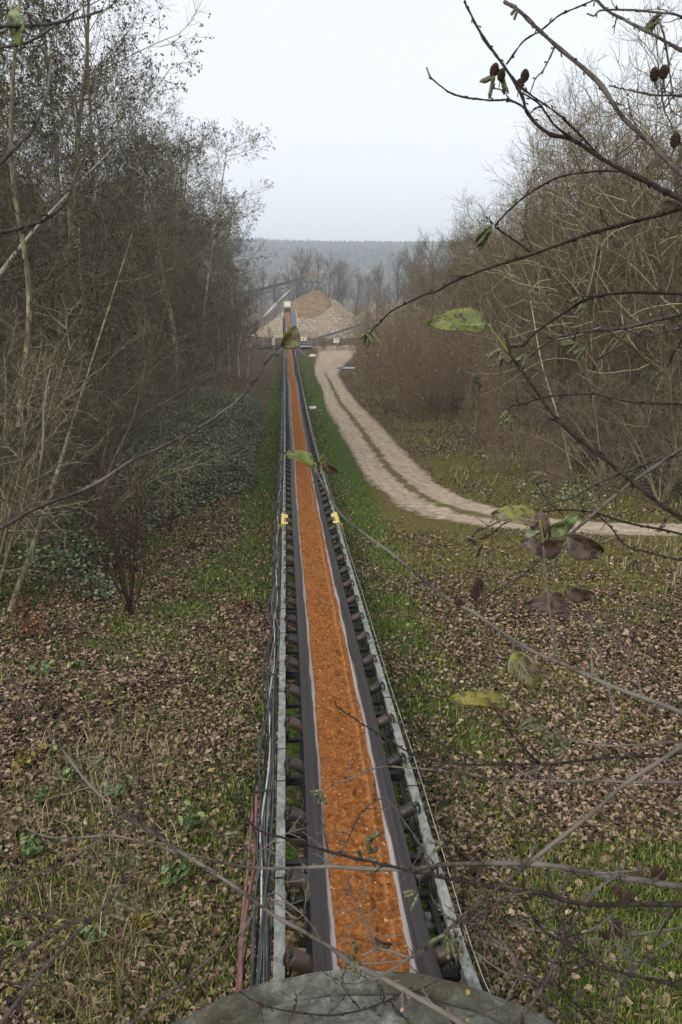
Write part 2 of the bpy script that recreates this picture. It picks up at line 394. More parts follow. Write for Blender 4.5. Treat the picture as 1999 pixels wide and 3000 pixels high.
# ------------------------------------------------------------------ leaf litter and grass (uncountable)
def scatter(n, x0, x1, y0, y1, power=1.0):
    """random spots inside the view wedge, denser near the camera"""
    u = RNG.random(n); y = y0 * (y1 / y0) ** (u ** power); x = RNG.uniform(-1, 1, n) * (.47 * y + 1.9)
    ok = (x > x0) & (x < x1); return x[ok], y[ok]
def litter(name, n, y0, y1, size):
    x, y = scatter(n, -30, 30, y0, y1)
    rd = road_dist(x, y); g, m = masks(x, y, rd); s = x - xc(y)
    dens = np.clip(1.0 - .70 * g - .72 * m, .06, 1) * (rd > RNG.uniform(-.5, .5, len(rd))) * (np.abs(s) > .78) * np.clip(-.25 + 2.3 * fbm(x * .8, y * .8, 77), .12, 1.3)
    dens *= np.where((x > 1.8) & (y < 7.6), .16, 1)
    ok = RNG.random(len(x)) < dens; x, y = x[ok], y[ok]; n = len(x)
    z = H(x, y, np.full(n, 9.)) + RNG.uniform(.004, .05, n)
    a = RNG.uniform(0, 6.283, n); tl = RNG.normal(0, .38, (n, 2))
    d = np.stack([np.cos(a), np.sin(a), tl[:, 0]], -1); nn = np.stack([RNG.normal(0, .4, n), RNG.normal(0, .4, n), np.ones(n)], -1)
    L = size * RNG.uniform(.45, 1.5, n)
    b = MB(); b.leaves(np.stack([x, y, z], -1), d, nn, L, L * RNG.uniform(.35, .8, n), RNG.uniform(-.15, .6, n)[:, None], droop=.15)
    return b
M_LITTER = mat_leaf('fallen_leaf', [(0, srgb(34, 26, 20)), (.2, srgb(60, 46, 37)), (.42, srgb(94, 73, 60)), (.62, srgb(126, 101, 86)), (.8, srgb(160, 134, 116)),
                                    (.92, srgb(160, 142, 118)), (.96, srgb(118, 112, 62)), (.985, srgb(142, 128, 70)), (1, srgb(190, 176, 152))], .75, .25)
b = litter('litter', 350000, 3.6, 36, .070)
b2 = litter('litter', 90000, 36, 95, .10); b.add(np.concatenate(b2.v), np.concatenate([f for f, m in b2.f]))
ap = np.radians(RNG.uniform(40, 140, 13)); yp = RNG.uniform(3.9, 4.25, 13); rp = np.where(yp > 4.12, 2.065, 2.015)
b.leaves(np.stack([.15 + rp * np.cos(ap), yp, 6 - 4.31 - 2.05 + rp * np.sin(ap)], -1), RNG.normal(0, 1, (13, 3)) * [1, 1, .2], np.stack([np.cos(ap), 0 * ap, np.sin(ap)], -1) + RNG.normal(0, .2, (13, 3)), RNG.uniform(.03, .06, 13), RNG.uniform(.02, .035, 13), .25)
tag(b.build('fallen_leaves', M_LITTER), 'brown fallen leaves lying thick on the ground both sides of the conveyor', 'leaf litter', kind='stuff')

def sticks(n):
    x, y = scatter(n, -25, 25, 4.8, 34); k = (np.abs(x - xc(y)) > 1.0) & (road_dist(x, y) > .3); x, y = x[k], y[k]; n = len(x); a = RNG.uniform(0, 6.28, n); L = RNG.uniform(.12, .7, n)
    p = np.stack([x, y, H(x, y, np.full(n, 9.)) + .03], -1); d = np.stack([np.cos(a), np.sin(a), RNG.normal(0, .05, n)], -1); kink = RNG.normal(0, .06, (n, 3)) * [1, 1, .3]
    m = MB(); m.tubes(np.stack([p - d * L[:, None] / 2, p + kink * L[:, None], p + d * L[:, None] / 2], 1), np.stack([np.full(n, .006), np.full(n, .005), np.full(n, .003)], 1) * RNG.uniform(.5, 1.3, (n, 1)), 4); return m
tag(sticks(2600).build('fallen_twigs', mat_plain('weathered_twig', srgb(104, 92, 76), .9, 0, .4, 3)), 'small fallen twigs lying among the leaves on both sides', 'twigs', kind='stuff')
def blades(n_try, y0, y1, L0, L1, dens_fn, w=.006, lean=.5):
    x, y = scatter(n_try, -30, 30, y0, y1); rd = road_dist(x, y); g, m = masks(x, y, rd)
    ok = (RNG.random(len(x)) < dens_fn(x, y, rd, g, m)) & (np.abs(x - xc(y)) > .8) & (rd > RNG.uniform(-.35, .25, len(x))); x, y = x[ok], y[ok]; n = len(x)
    z = H(x, y, np.full(n, 9.)) - .01
    L = RNG.uniform(L0, L1, n); a = RNG.uniform(0, 6.283, n); le = np.abs(RNG.normal(0, lean, n)) * L
    base = np.stack([x, y, z], -1); d = np.stack([np.cos(a), np.sin(a), 0 * a], -1); sd = np.stack([-np.sin(a), np.cos(a), 0 * a], -1)
    ww = (w * (1 + y * .035) * RNG.uniform(.7, 1.4, n))[:, None]
    up = np.array([0, 0, 1.])
    m1 = base + d * le[:, None] * .35 + up * L[:, None] * .6; tip = base + d * le[:, None] + up * (L * .95)[:, None] * np.clip(1 - .3 * (le / L), .4, 1)[:, None]
    v = np.stack([base - sd * ww, base + sd * ww, m1 + sd * ww * .7, m1 - sd * ww * .7, tip], 1)
    i = np.arange(n)[:, None] * 5; b = MB(); b.add(v, i + [0, 1, 2, 3]); b.f.append((i + [3, 2, 4], 0)); return b
M_GRASS = mat_leaf('grass_blade', [(0, srgb(40, 50, 16)), (.35, srgb(70, 86, 28)), (.7, srgb(108, 122, 46)), (.9, srgb(138, 140, 66)), (1, srgb(164, 152, 96))], .6, .3)
b = blades(540000, 3.6, 60, .04, .13, lambda x, y, rd, g, m: np.clip(g * 1.3 - .12, 0, 1) * .8 + .10 + .5 * ((x > 1.8) & (y < 7.8)) + .60 * sstep(.40, .60, fbm(x * .9, y * .9, 120)) * np.where(x > xc(y), .45, 1) + .16 * m, .0045)
tag(b.build('grass', M_GRASS), 'short green grass beside the conveyor and in the corner by the portal', 'grass', kind='stuff')
M_STRAW = mat_leaf('straw_blade', [(0, srgb(58, 62, 30)), (.3, srgb(92, 88, 50)), (.6, srgb(126, 114, 74)), (.85, srgb(152, 140, 98)), (1, srgb(182, 170, 130))], .7, .2)
def dry(x, y, rd, g, m):
    lf = (x < -1.8) * (y < 12) * sstep(.46, .60, fbm(x * .6, y * .6, 88)) * .24
    rt = (x > xc(y) + 5) * (rd > .4) * sstep(.33, .58, fbm(x * .4, y * .4, 99)) * np.where(y > 30, .9, .5 * sstep(6, 10, x)) * (y > 13)
    return lf + rt
b = blades(250000, 3.6, 115, .16, .46, dry, .0042, .8)
tag(b.build('dry_grass', M_STRAW), 'tall straw coloured grass in tufts at the wood edges', 'dry grass', kind='stuff')

# ------------------------------------------------------------------ concrete tunnel portal
CX, CYF, CR = .15, 4.27, 2.05
czn = 6 - 4.31 - CR
loc = (CX, CYF, float(CAMZ - G(4.6)))
portal = empty('tunnel_portal', loc, 'weathered mossy concrete arch the conveyor runs out of', 'tunnel portal')
t = NT('mossy_concrete', .9, spec=.2); v = t.coord('Object')
n = t.noise(v, 3.2, 7, .7)
c = t.ramp(n, [(.30, srgb(44, 43, 37)), (.46, srgb(84, 84, 76)), (.56, srgb(114, 116, 108)), (.68, srgb(158, 160, 152))])
c = t.mix(t.ramp(t.noise(v, 1.9, 5), [(.46, (0, 0, 0)), (.62, (.85, .85, .85))]), c, srgb(76, 72, 54))
c = t.mix(t.ramp(t.noise(t.coord('Object', (1, 3, 1)), 5, 5), [(.55, (0, 0, 0)), (.7, (.8, .8, .8))]), c, srgb(76, 60, 46))
c = t.mix(t.ramp(t.noise(v, 22, 4), [(.60, (0, 0, 0)), (.78, (.35, .35, .35))]), c, srgb(168, 168, 158))
t.bump(t.math('ADD', n, t.math('MULTIPLY', t.noise(v, 40, 4, .7), .6)), .9, .04); M_CONC = t.col(c)
def arch(y0, y1, ro, ri, seg=160, a0=-8, a1=188, lip=0.0):
    b = MB(); a = np.radians(np.linspace(a0, a1, seg))
    def ringp(r, y): return np.stack([CX + r * np.cos(a), np.full(seg, y), czn + r * np.sin(a)], -1)
    bev = .035
    prof = [(ri, y0), (ro - bev, y0), (ro, y0 + bev), (ro, y1 - bev), (ro - bev, y1), (ri, y1)]
    v = np.stack([ringp(r + (fbm(a * 7 + y, a * 0 + y * 2, 3) - .5) * .05, y) for r, y in prof], 1)
    idx = np.arange(seg * len(prof)).reshape(seg, len(prof))
    q = np.stack([idx[:-1], np.roll(idx[:-1], -1, 1), np.roll(idx[1:], -1, 1), idx[1:]], -1).reshape(-1, 4)
    b.add(v, q); return b
arch(4.12, 4.27, CR, CR - .27).build('collar', M_CONC, portal, loc)
arch(3.55, 4.119, CR - .05, CR - .25).build('arch_segment', M_CONC, portal, loc)
arch(2.2, 3.53, CR - .08, CR - .25).build('arch_segment', M_CONC, portal, loc)

# ------------------------------------------------------------------ the long conveyor
def frame_at(Y, s=0.0, h=0.0, belt=False):
    """point beside the conveyor line, lateral offset s, height h over the rails"""
    ca, sa = math.cos(HEAD), math.sin(HEAD)
    sh = 0.0
    if belt: sh = -.13 * float(sstep(66, 80, Y)) + .02 * math.sin(Y * .21)
    x0 = float(xc(Y))
    return np.array([x0 + (s + sh) * ca, Y + (s + sh) * sa, float(railz(Y)) + h])
LX = np.array([math.cos(HEAD), math.sin(HEAD), 0]); UZ = np.array([0, 0, 1.])
def path(Ys, belt=False): return [(frame_at(y, 0, 0, belt), LX, UZ) for y in Ys]
Y0, Y1 = 4.0, 122.0
cloc = tuple(frame_at(5.0, 0, -.9))
conv = empty('belt_conveyor', cloc, 'long belt conveyor with galvanised rails running away from the portal', 'conveyor')
t = NT('galvanised_steel', .6, .2, .4); v = t.coord('Object')
n = t.voro(t.coord('Object', (9, 3, 9)), 5, 'Color')
c = t.mix(t.ramp(t.noise(v, 7, 5), [(.35, (0, 0, 0)), (.65, (1, 1, 1))]), srgb(88, 90, 84), srgb(132, 134, 128))
c = t.mix(t.ramp(t.sep(n)[0], [(.2, (0, 0, 0)), (.8, (.25, .25, .25))]), c, srgb(186, 186, 180))
c = t.mix(t.ramp(t.noise(v, 2.6, 4), [(.60, (0, 0, 0)), (.74, (.6, .6, .6))]), c, srgb(104, 84, 62))
M_GALV = t.col(c)
M_DARKSTEEL = mat_plain('dark_steel', srgb(58, 58, 56), .6, .3, .3)
M_GAP = mat_plain('joint_gap', srgb(30, 30, 30), .9)
t = NT('roller_steel', .5, .25, .4); v = t.coord('Object')
M_ROLL = t.col(t.ramp(t.math('ADD', t.math('MULTIPLY', t.noise(v, 7, 4), .6), t.math('MULTIPLY', t.objrand(), .4)), [(.25, srgb(36, 33, 32)), (.5, srgb(56, 50, 47)), (.7, srgb(72, 58, 50)), (.88, srgb(108, 76, 54))]))
M_YEL = mat_plain('yellow_paint', srgb(206, 186, 112), .6, 0, .2, 9)
M_YELD = mat_plain('deep_yellow_paint', srgb(158, 128, 46), .6, 0, .15, 9)
Ys = np.concatenate([np.arange(Y0, 40, .5), np.arange(40, Y1 + .1, 1.0)])
b0 = .088
for sg in (-1, 1):
    b = MB(); o = .75 * sg; i = (.75 - b0) * sg
    # channel section: flat flange on top, web on the outer side, lower flange
    pr = [(o, 0), (i, 0), (i, -.008), (o - .010 * sg, -.008), (o - .010 * sg, -.13), (i + .02 * sg, -.13), (i + .02 * sg, -.14), (o, -.14)]
    if sg < 0: pr = pr[::-1]
    b.sweep(path(Ys), pr)
    y = 4.4; k = 0
    while y < Y1 - 1:                                   # splice plates and joint gaps across the flange
        y += R.choice([.55, .7, 1.1, 1.6]) if sg < 0 else R.choice([1.5, 2.2, 3.0])
        b.bar(frame_at(y, i - .002 * sg, .0015), frame_at(y, o + .003 * sg, .0015), R.choice([.012, .012, .02]), .006, 1)
        k += 1
        if k % 5 == 0: b.bar(frame_at(y + .06, i - .004 * sg, .006), frame_at(y + .06, o + .004 * sg, .006), .12, .01, 0)
    b.build('rail', [M_GALV, M_GAP], conv, cloc, smooth=False)
# belt
t = NT('worn_rubber_belt', .55, 0, .35)
u = t.sep(t.new('ShaderNodeUVMap').outputs[0])
cmb = t.new('ShaderNodeCombineXYZ'); t.l.new(t.math('MULTIPLY', u[0], 60), cmb.inputs[0]); t.l.new(t.math('MULTIPLY', u[1], .35), cmb.inputs[1])
st = t.noise(cmb.outputs[0], 1.0, 3)
base = t.ramp(st, [(.3, srgb(34, 32, 33)), (.55, srgb(56, 51, 52)), (.75, srgb(74, 66, 64))])
cmb2 = t.new('ShaderNodeCombineXYZ'); t.l.new(t.math('MULTIPLY', u[0], 14), cmb2.inputs[0]); t.l.new(t.math('MULTIPLY', u[1], .9), cmb2.inputs[1])
wv = t.math('MULTIPLY', t.math('SUBTRACT', t.noise(cmb2.outputs[0], 1.0, 5), .5), .10)
dist = t.math('ABSOLUTE', t.math('SUBTRACT', u[0], .5))
wm = t.ramp(t.math('ADD', dist, wv), [(.305, (1, 1, 1)), (.322, (1, 1, 1)), (.340, (0, 0, 0))])
c = t.mix(wm, base, t.ramp(st, [(.3, srgb(112, 104, 98)), (.7, srgb(172, 164, 160))]))
M_BELT = t.col(c)
bp = [(-.47, .088), (-.40, .05), (-.32, .005), (-.26, -.035), (-.21, -.06), (-.14, -.07), (0, -.072), (.14, -.07), (.21, -.06), (.26, -.035), (.32, .005), (.39, .045), (.452, .08)]
prof = bp + [(x, z - .014) for x, z in bp[::-1]]
b = MB(); pth = path(Ys, True)
bb = np.array(bp); mb = MB()
mb.sweep(pth, bb, closed=False)                                                       # carrying face, across the belt
arc = bb[:, 0] / .97 + .5
mb.uv[-1] = np.stack(np.broadcast_arrays(arc[None], np.array([p[0][1] for p in pth])[:, None]), -1).reshape(-1, 2)
und = bb.copy(); und[:, 1] -= .014
mb.sweep(pth, und[::-1], closed=False)
mb.uv[-1] = np.zeros_like(mb.uv[-1])
for e in (0, -1):
    edge = np.stack([bb[e], und[e]]); edge = edge if e == 0 else edge[::-1]
    mb.sweep(pth, edge[::-1], closed=False); mb.uv[-1] = np.zeros_like(mb.uv[-1])
mb.build('belt', M_BELT, conv, cloc, uv=True)
b = MB(); b.sweep(path(Ys), [(-.48, -.42), (-.48, -.432), (.48, -.432), (.48, -.42)])
b.build('return_belt', mat_plain('return_belt_rubber', srgb(46, 48, 54), .5), conv, cloc, smooth=False)
# cross members, legs
b = MB()
for y in np.arange(4.9, Y1, 1.5):
    b.bar(frame_at(y, -.66, -.155), frame_at(y, .66, -.155), .07, .05)
    b.bar(frame_at(y, -.66, -.20), frame_at(y + .75, -.70, -.5), .02, .02); b.bar(frame_at(y + .75, -.70, -.5), frame_at(y + 1.5, -.66, -.20), .02, .02)
    b.bar(frame_at(y, .66, -.20), frame_at(y + .75, .70, -.5), .02, .02); b.bar(frame_at(y + .75, .70, -.5), frame_at(y + 1.5, .66, -.20), .02, .02)
for sg in (-1, 1): b.sweep([(frame_at(y, .70 * sg, -.5), LX, UZ) for y in Ys], [(-.02, -.02), (-.02, .02), (.02, .02), (.02, -.02)])
b.build('truss', M_DARKSTEEL, conv, cloc, smooth=False)
for y in (6.4, 13.0, 21.9, 30, 39, 48, 57, 66, 75, 84, 93, 102, 111):
    for sg in (-1, 1):
        m = MB(); m.bar(frame_at(y, .70 * sg, -.141), frame_at(y, .80 * sg, -.95), .07, .07); m.box(frame_at(y, .80 * sg, -.90), (.2, .2, .03))
        m.build('leg', M_YELD if abs(y - 21.9) < 1 else M_GALV, conv, cloc, smooth=False)
# yellow guard brackets
for sg in (-1, 1):
    m = MB(); a, e = 20.35, 21.75
    m.sweep(path(np.linspace(a, e, 5)), [(.765 * sg, .012), (.60 * sg, .012), (.60 * sg, .02), (.765 * sg, .02)][::(1 if sg > 0 else -1)])
    m.sweep(path(np.linspace(a, e, 5)), [(.766 * sg, .02), (.78 * sg, .02), (.80 * sg, -.30), (.786 * sg, -.30)][::(-1 if sg > 0 else 1)])
    m.bar(frame_at(a + .6, .62 * sg, .03), frame_at(a + .6, .79 * sg, .03), .05, .02)
    for q in (a + .1, a + .5, e - .5, e - .1): m.box(frame_at(q, .73 * sg, .026), (.03, .03, .014))
    g = m.build('guard_bracket', M_YEL, conv, cloc, smooth=False); g['label'] = 'pale yellow steel guard bracket on the rail'
    m = MB(); m.bar(frame_at(20.5, .83 * sg, -.05), frame_at(20.5, .84 * sg, -.95), .09, .09); m.build('guard_post', M_YELD, conv, cloc, smooth=False)
# idlers: bracket with two wing rollers and a flat roller
def roller(a, bb_, r):
    a = np.array(a); bb_ = np.array(bb_); m = MB(); d = (bb_ - a)
    ts = [0, .0, .02, .98, 1, 1]; rs = [.02, r - .006, r, r, r - .006, .02]
    m.tubes(np.stack([a + d * q for q in ts]), np.array(rs), 16)
    m.tubes(np.stack([a - d * .06, a]), np.array([.014, .014]), 8); m.tubes(np.stack([bb_, bb_ + d * .08]), np.array([.014, .014]), 8, cap=True)
    return m
def make_idler():
    m = MB()
    m.bar((-.68, 0, -.20), (.68, 0, -.20), .06, .05)
    for sg in (-1, 1):
        m.bar((.25 * sg, .05, -.19), (.60 * sg, .05, .02), .035, .012); m.bar((.655 * sg, .03, -.2), (.60 * sg, .03, .075), .04, .012)
        m.tubes(catmull([(.63 * sg, .0, .12), (.668 * sg, .0, .095), (.68 * sg, -.01, .03), (.67 * sg, -.02, -.06), (.66 * sg, -.02, -.17)], 4), np.full(17, .013), 6, cap=True)
    fr = m.build('idler', M_DARKSTEEL, conv, smooth=False)
    for sg in (-1, 1):
        roller((.23 * sg, -.02, -.16), (.625 * sg, -.02, .085), .064).build('roller', M_ROLL, fr)
    return fr
proto = make_idler()
iy = np.arange(4.95, Y1 - .5, .98)
for k, y in enumerate(iy):
    o = proto if k == 0 else (copy_tree(proto, conv) if k < 100 else None)
    if o is None: break
    p = frame_at(y, .05 * math.sin(y * .21) * .3, 0) - np.array(cloc); o.location = p; o.rotation_euler = (0, 0, HEAD)
m = MB()
for y in iy[100:]:
    m.bar(frame_at(y, -.68, -.2), frame_at(y, .68, -.2), .06, .05)
    for sg in (-1, 1): m.tubes(np.stack([frame_at(y, .23 * sg, -.145), frame_at(y, .595 * sg, .055)]), np.array([.056, .056]), 8, cap=True)
tag(m.build('far_idlers', M_ROLL, conv, cloc), kind='stuff')
# splayed struts at the far end of the conveyor
m = MB()
for sg in (-1, 1):
    m.bar(frame_at(121.5, .7 * sg, .35), frame_at(121.5, .7 * sg, -.14), .12, .12); m.bar(frame_at(121.5, .75 * sg, .3), frame_at(118.0, 2.7 * sg, -.95), .10, .10)
    m.bar(frame_at(121.6, .75 * sg, .3), frame_at(123.2, 2.6 * sg, -.95), .08, .08)
m.bar(frame_at(121.5, -.9, .38), frame_at(121.5, .9, .38), .14, .14)
m.build('tail_frame', mat_plain('blue_grey_steel', srgb(112, 122, 134), .5, .2), conv, cloc, smooth=False)

# orange sand riding on the belt
t = NT('orange_sand', .95, 0, .12); v = t.coord('Object')
n1 = t.noise(v, 26, 5, .7); n2 = t.noise(v, 3.0, 3)
c = t.ramp(n1, [(.30, srgb(84, 49, 26)), (.42, srgb(130, 80, 40)), (.55, srgb(160, 101, 52)), (.72, srgb(192, 140, 88))])
c = t.mix(t.ramp(n2, [(.4, (0, 0, 0)), (.7, (.4, .4, .4))]), c, srgb(126, 78, 36))
vo = t.voro(v, 60, 'Color'); sp = t.ramp(t.sep(vo)[0], [(.985, (0, 0, 0)), (.99, (1, 1, 1))], 'CONSTANT')
c = t.mix(sp, c, srgb(224, 176, 122))
u = t.sep(t.new('ShaderNodeUVMap').outputs[0])
rd_ = t.ramp(t.math('ABSOLUTE', t.math('SUBTRACT', u[0], .845)), [(.0, (.42, .42, .42)), (.05, (0, 0, 0))])
c = t.mix(rd_, c, srgb(208, 146, 92))
c = t.mix(t.ramp(t.noise(v, 9, 4, .7), [(.50, (0, 0, 0)), (.66, (.75, .75, .75))]), c, srgb(92, 54, 30))
t.bump(t.math('ADD', n1, t.math('MULTIPLY', t.noise(v, 80, 3), .4)), 1.0, .035); M_SAND = t.col(c)
ys = [Y0]
while ys[-1] < Y1 - .2: ys.append(ys[-1] + .013 + .0013 * (ys[-1] - 4))
ys = np.array(ys); us = np.linspace(-1, 1, 31)
U, Yg = np.meshgrid(us, ys)
w = .285 + .045 * (fbm(ys * 1.1, ys * 0, 61) - .5)[:, None] + .02 * (fbm(ys * 3.5, ys * 0 + 3, 62) - .5)[:, None] * np.sign(U)
sx = U * w
hh = -.03 + .045 * (1 - np.abs(U) ** 2.2)
lump = (fbm(sx * 9, Yg * 7, 71, 3) - .5) * .075 + (fbm(sx * 30, Yg * 26, 72, 3) - .5) * .042 + (fbm(sx * 2, Yg * 1.1, 73, 2) - .5) * .04
pits = -.05 * sstep(.70, .80, fbm(sx * 14, Yg * 11, 74, 2)) - .03 * sstep(.55, .7, fbm(sx * 16, Yg * 13, 75, 2)) * np.exp(-((Yg % 17 - 13.4) / 1.2) ** 2)
ridge = .014 * np.exp(-((U - .70) / .07) ** 2)
edge_h = np.interp(np.abs(sx), [0, .14, .21, .26, .32], [-.072, -.07, -.06, -.035, .005]) + .004
z = np.where(np.abs(U) > .99, edge_h, np.maximum(hh + (lump + pits) * (1 - np.abs(U) ** 4) + ridge, edge_h + .002))
base = np.array([frame_at(y, 0, 0, True) for y in ys])
Vv = base[:, None] + sx[..., None] * LX + z[..., None] * UZ
idx = np.arange(Vv.shape[0] * 31).reshape(-1, 31)
b = MB(); b.add(Vv, np.stack([idx[:-1, :-1], idx[:-1, 1:], idx[1:, 1:], idx[1:, :-1]], -1).reshape(-1, 4), 0, np.stack([(U + 1) / 2, Yg], -1))
tag(b.build('sand_load', M_SAND, uv=True), 'ribbon of damp orange sand riding on the long belt', 'sand')

# cables hung along the left rail, pink hose, wire along the right rail
cab = empty('cable_bundle', tuple(frame_at(5, -.86, -.9)), 'sagging bundle of black and grey cables strapped outside the conveyor rail', 'cables')
cl = np.array(cab.location)
M_CB = [mat_plain('black_cable', srgb(36, 37, 38), .5), mat_plain('grey_cable', srgb(104, 106, 106), .55), mat_plain('pale_cable', srgb(168, 166, 160), .55), mat_plain('dark_grey_cable', srgb(66, 68, 68), .55)]
ysc = np.arange(4.2, 112, .2)
for k in range(15):
    s0 = -.775 - .016 * k * R.uniform(.6, 1.0); h0 = -.02 - .02 * (k % 4); ph = R.uniform(0, 6); amp = R.uniform(.01, .035)
    sag = R.uniform(.02, .10); per = 3.1
    P = []
    for y in ysc:
        q = (y / per) % 1; wob = amp * math.sin(y * R.choice([1.0]) * (.9 + .13 * k) + ph) + .02 * math.sin(y * .37 + k)
        spread = .55 + .45 * math.sin(math.pi * q)
        P.append(frame_at(y, -.775 + (s0 + .775) * spread + wob - .01, h0 - sag * math.sin(math.pi * q)))
    rr_ = R.choice([.006, .008, .010, .012])
    MB().tubes(np.array(P), np.full(len(P), rr_), 5).build('cable', M_CB[R.choice([0, 0, 0, 1, 3, 3, 2])], cab, cl)
m = MB()
for y in np.arange(4.4, 112, 3.1): m.bar(frame_at(y, -.745, -.03), frame_at(y, -1.0, -.06), .03, .012); m.bar(frame_at(y, -1.0, -.06), frame_at(y, -1.0, .03), .02, .012, up=(1, 0, 0))
m.build('hanger', M_DARKSTEEL, cab, cl, smooth=False)
hose = MB()
for k in range(2):
    P = [frame_at(y, -.95 - .035 * k - .06 * math.exp(-((y - 5.6) / .8) ** 2) + .02 * math.sin(y * 2.3 + k), -.10 + .03 * math.sin(y * 1.7 + 2 * k) - .12 * math.exp(-((y - 7.6) / .5) ** 2) * k) for y in np.arange(4.2, 7.7, .08)]
    hose.tubes(np.array(P), np.full(len(P), .017 - .003 * k), 10, cap=True)
tag(hose.build('hose', mat_plain('pink_hose', srgb(116, 82, 77), .75, 0, .35, 9)), 'faded pinkish red hose beside the cables near the portal', 'hose')
w_ = MB(); P = np.array([frame_at(y, .815 + .01 * math.sin(y), -.02 - .03 * math.sin(math.pi * ((y / 6) % 1))) for y in np.arange(4.3, 60, .4)])
w_.tubes(P, np.full(len(P), .004), 5)
tag(w_.build('pull_wire', M_CB[2]), 'thin pale wire strung along the outside of the right rail', 'wire')
# looped spare cable at the yellow bracket
m = MB(); pts = [frame_at(22.6, -.80, .0), frame_at(22.8, -.88, .12), frame_at(22.4, -1.02, .10), frame_at(22.2, -1.1, -.2), frame_at(22.0, -1.2, -.5), frame_at(21.6, -1.5, -.85)]
P = catmull(pts, 8); m.tubes(P, np.full(len(P), .016), 6)
P = catmull([frame_at(22.4, -1.02, .10), frame_at(22.0, -1.06, -.3), frame_at(21.5, -1.08, -.86)], 8); m.tubes(P, np.full(len(P), .012), 6)
tag(m.build('loose_cable', mat_plain('maroon_cable', srgb(84, 52, 46), .6)), 'loose maroon cable end hooped out beside the left yellow bracket', 'cable')
#@@PART2@@
# ------------------------------------------------------------------ trees
def grow(rng, p, d, L, K, wander, trop, curl=None):
    """vectorised branches: returns (N,K+1,3)"""
    N = len(p); P = np.empty((N, K + 1, 3)); P[:, 0] = p; d = nrm(d); st = (np.asarray(L) / K)[:, None]
    for k in range(K):
        d = nrm(d + rng.normal(0, wander, (N, 3)) + np.array([0, 0, trop]) * (1.0 if curl is None else (k / K) * curl))
        P[:, k + 1] = P[:, k] + d * st
    return P
def shoot(rng, P, n, t0, t1, ang, lens, rad, sparse=1.0):
    """n children per parent branch, between t0 and t1 along it"""
    N, K1 = P.shape[:2]
    t = (np.arange(n)[None] + rng.random((N, n))) / n * (t1 - t0) + t0
    f = t * (K1 - 1); i = np.clip(f.astype(int), 0, K1 - 2); w = (f - i)[..., None]
    ar = np.arange(N)[:, None]
    p = P[ar, i] * (1 - w) + P[ar, i + 1] * w; td = nrm(P[ar, i + 1] - P[ar, i])
    rnd = nrm(rng.normal(0, 1, p.shape)); perp = nrm(rnd - (rnd * td).sum(-1, keepdims=True) * td)
    a = np.radians(rng.uniform(ang[0], ang[1], t.shape))[..., None]
    d = td * np.cos(a) + perp * np.sin(a)
    L = lens(t) * rng.uniform(.65, 1.25, t.shape)
    r0 = np.interp(t, [0, 1], [1, .35]) * np.asarray(rad).reshape(-1, 1)
    k = rng.random(t.shape) < sparse
    return p[k], d[k], L[k], r0[k]
def taper(r0, K, e=.25): return np.asarray(r0)[:, None] * np.linspace(1, e, K + 1)[None]

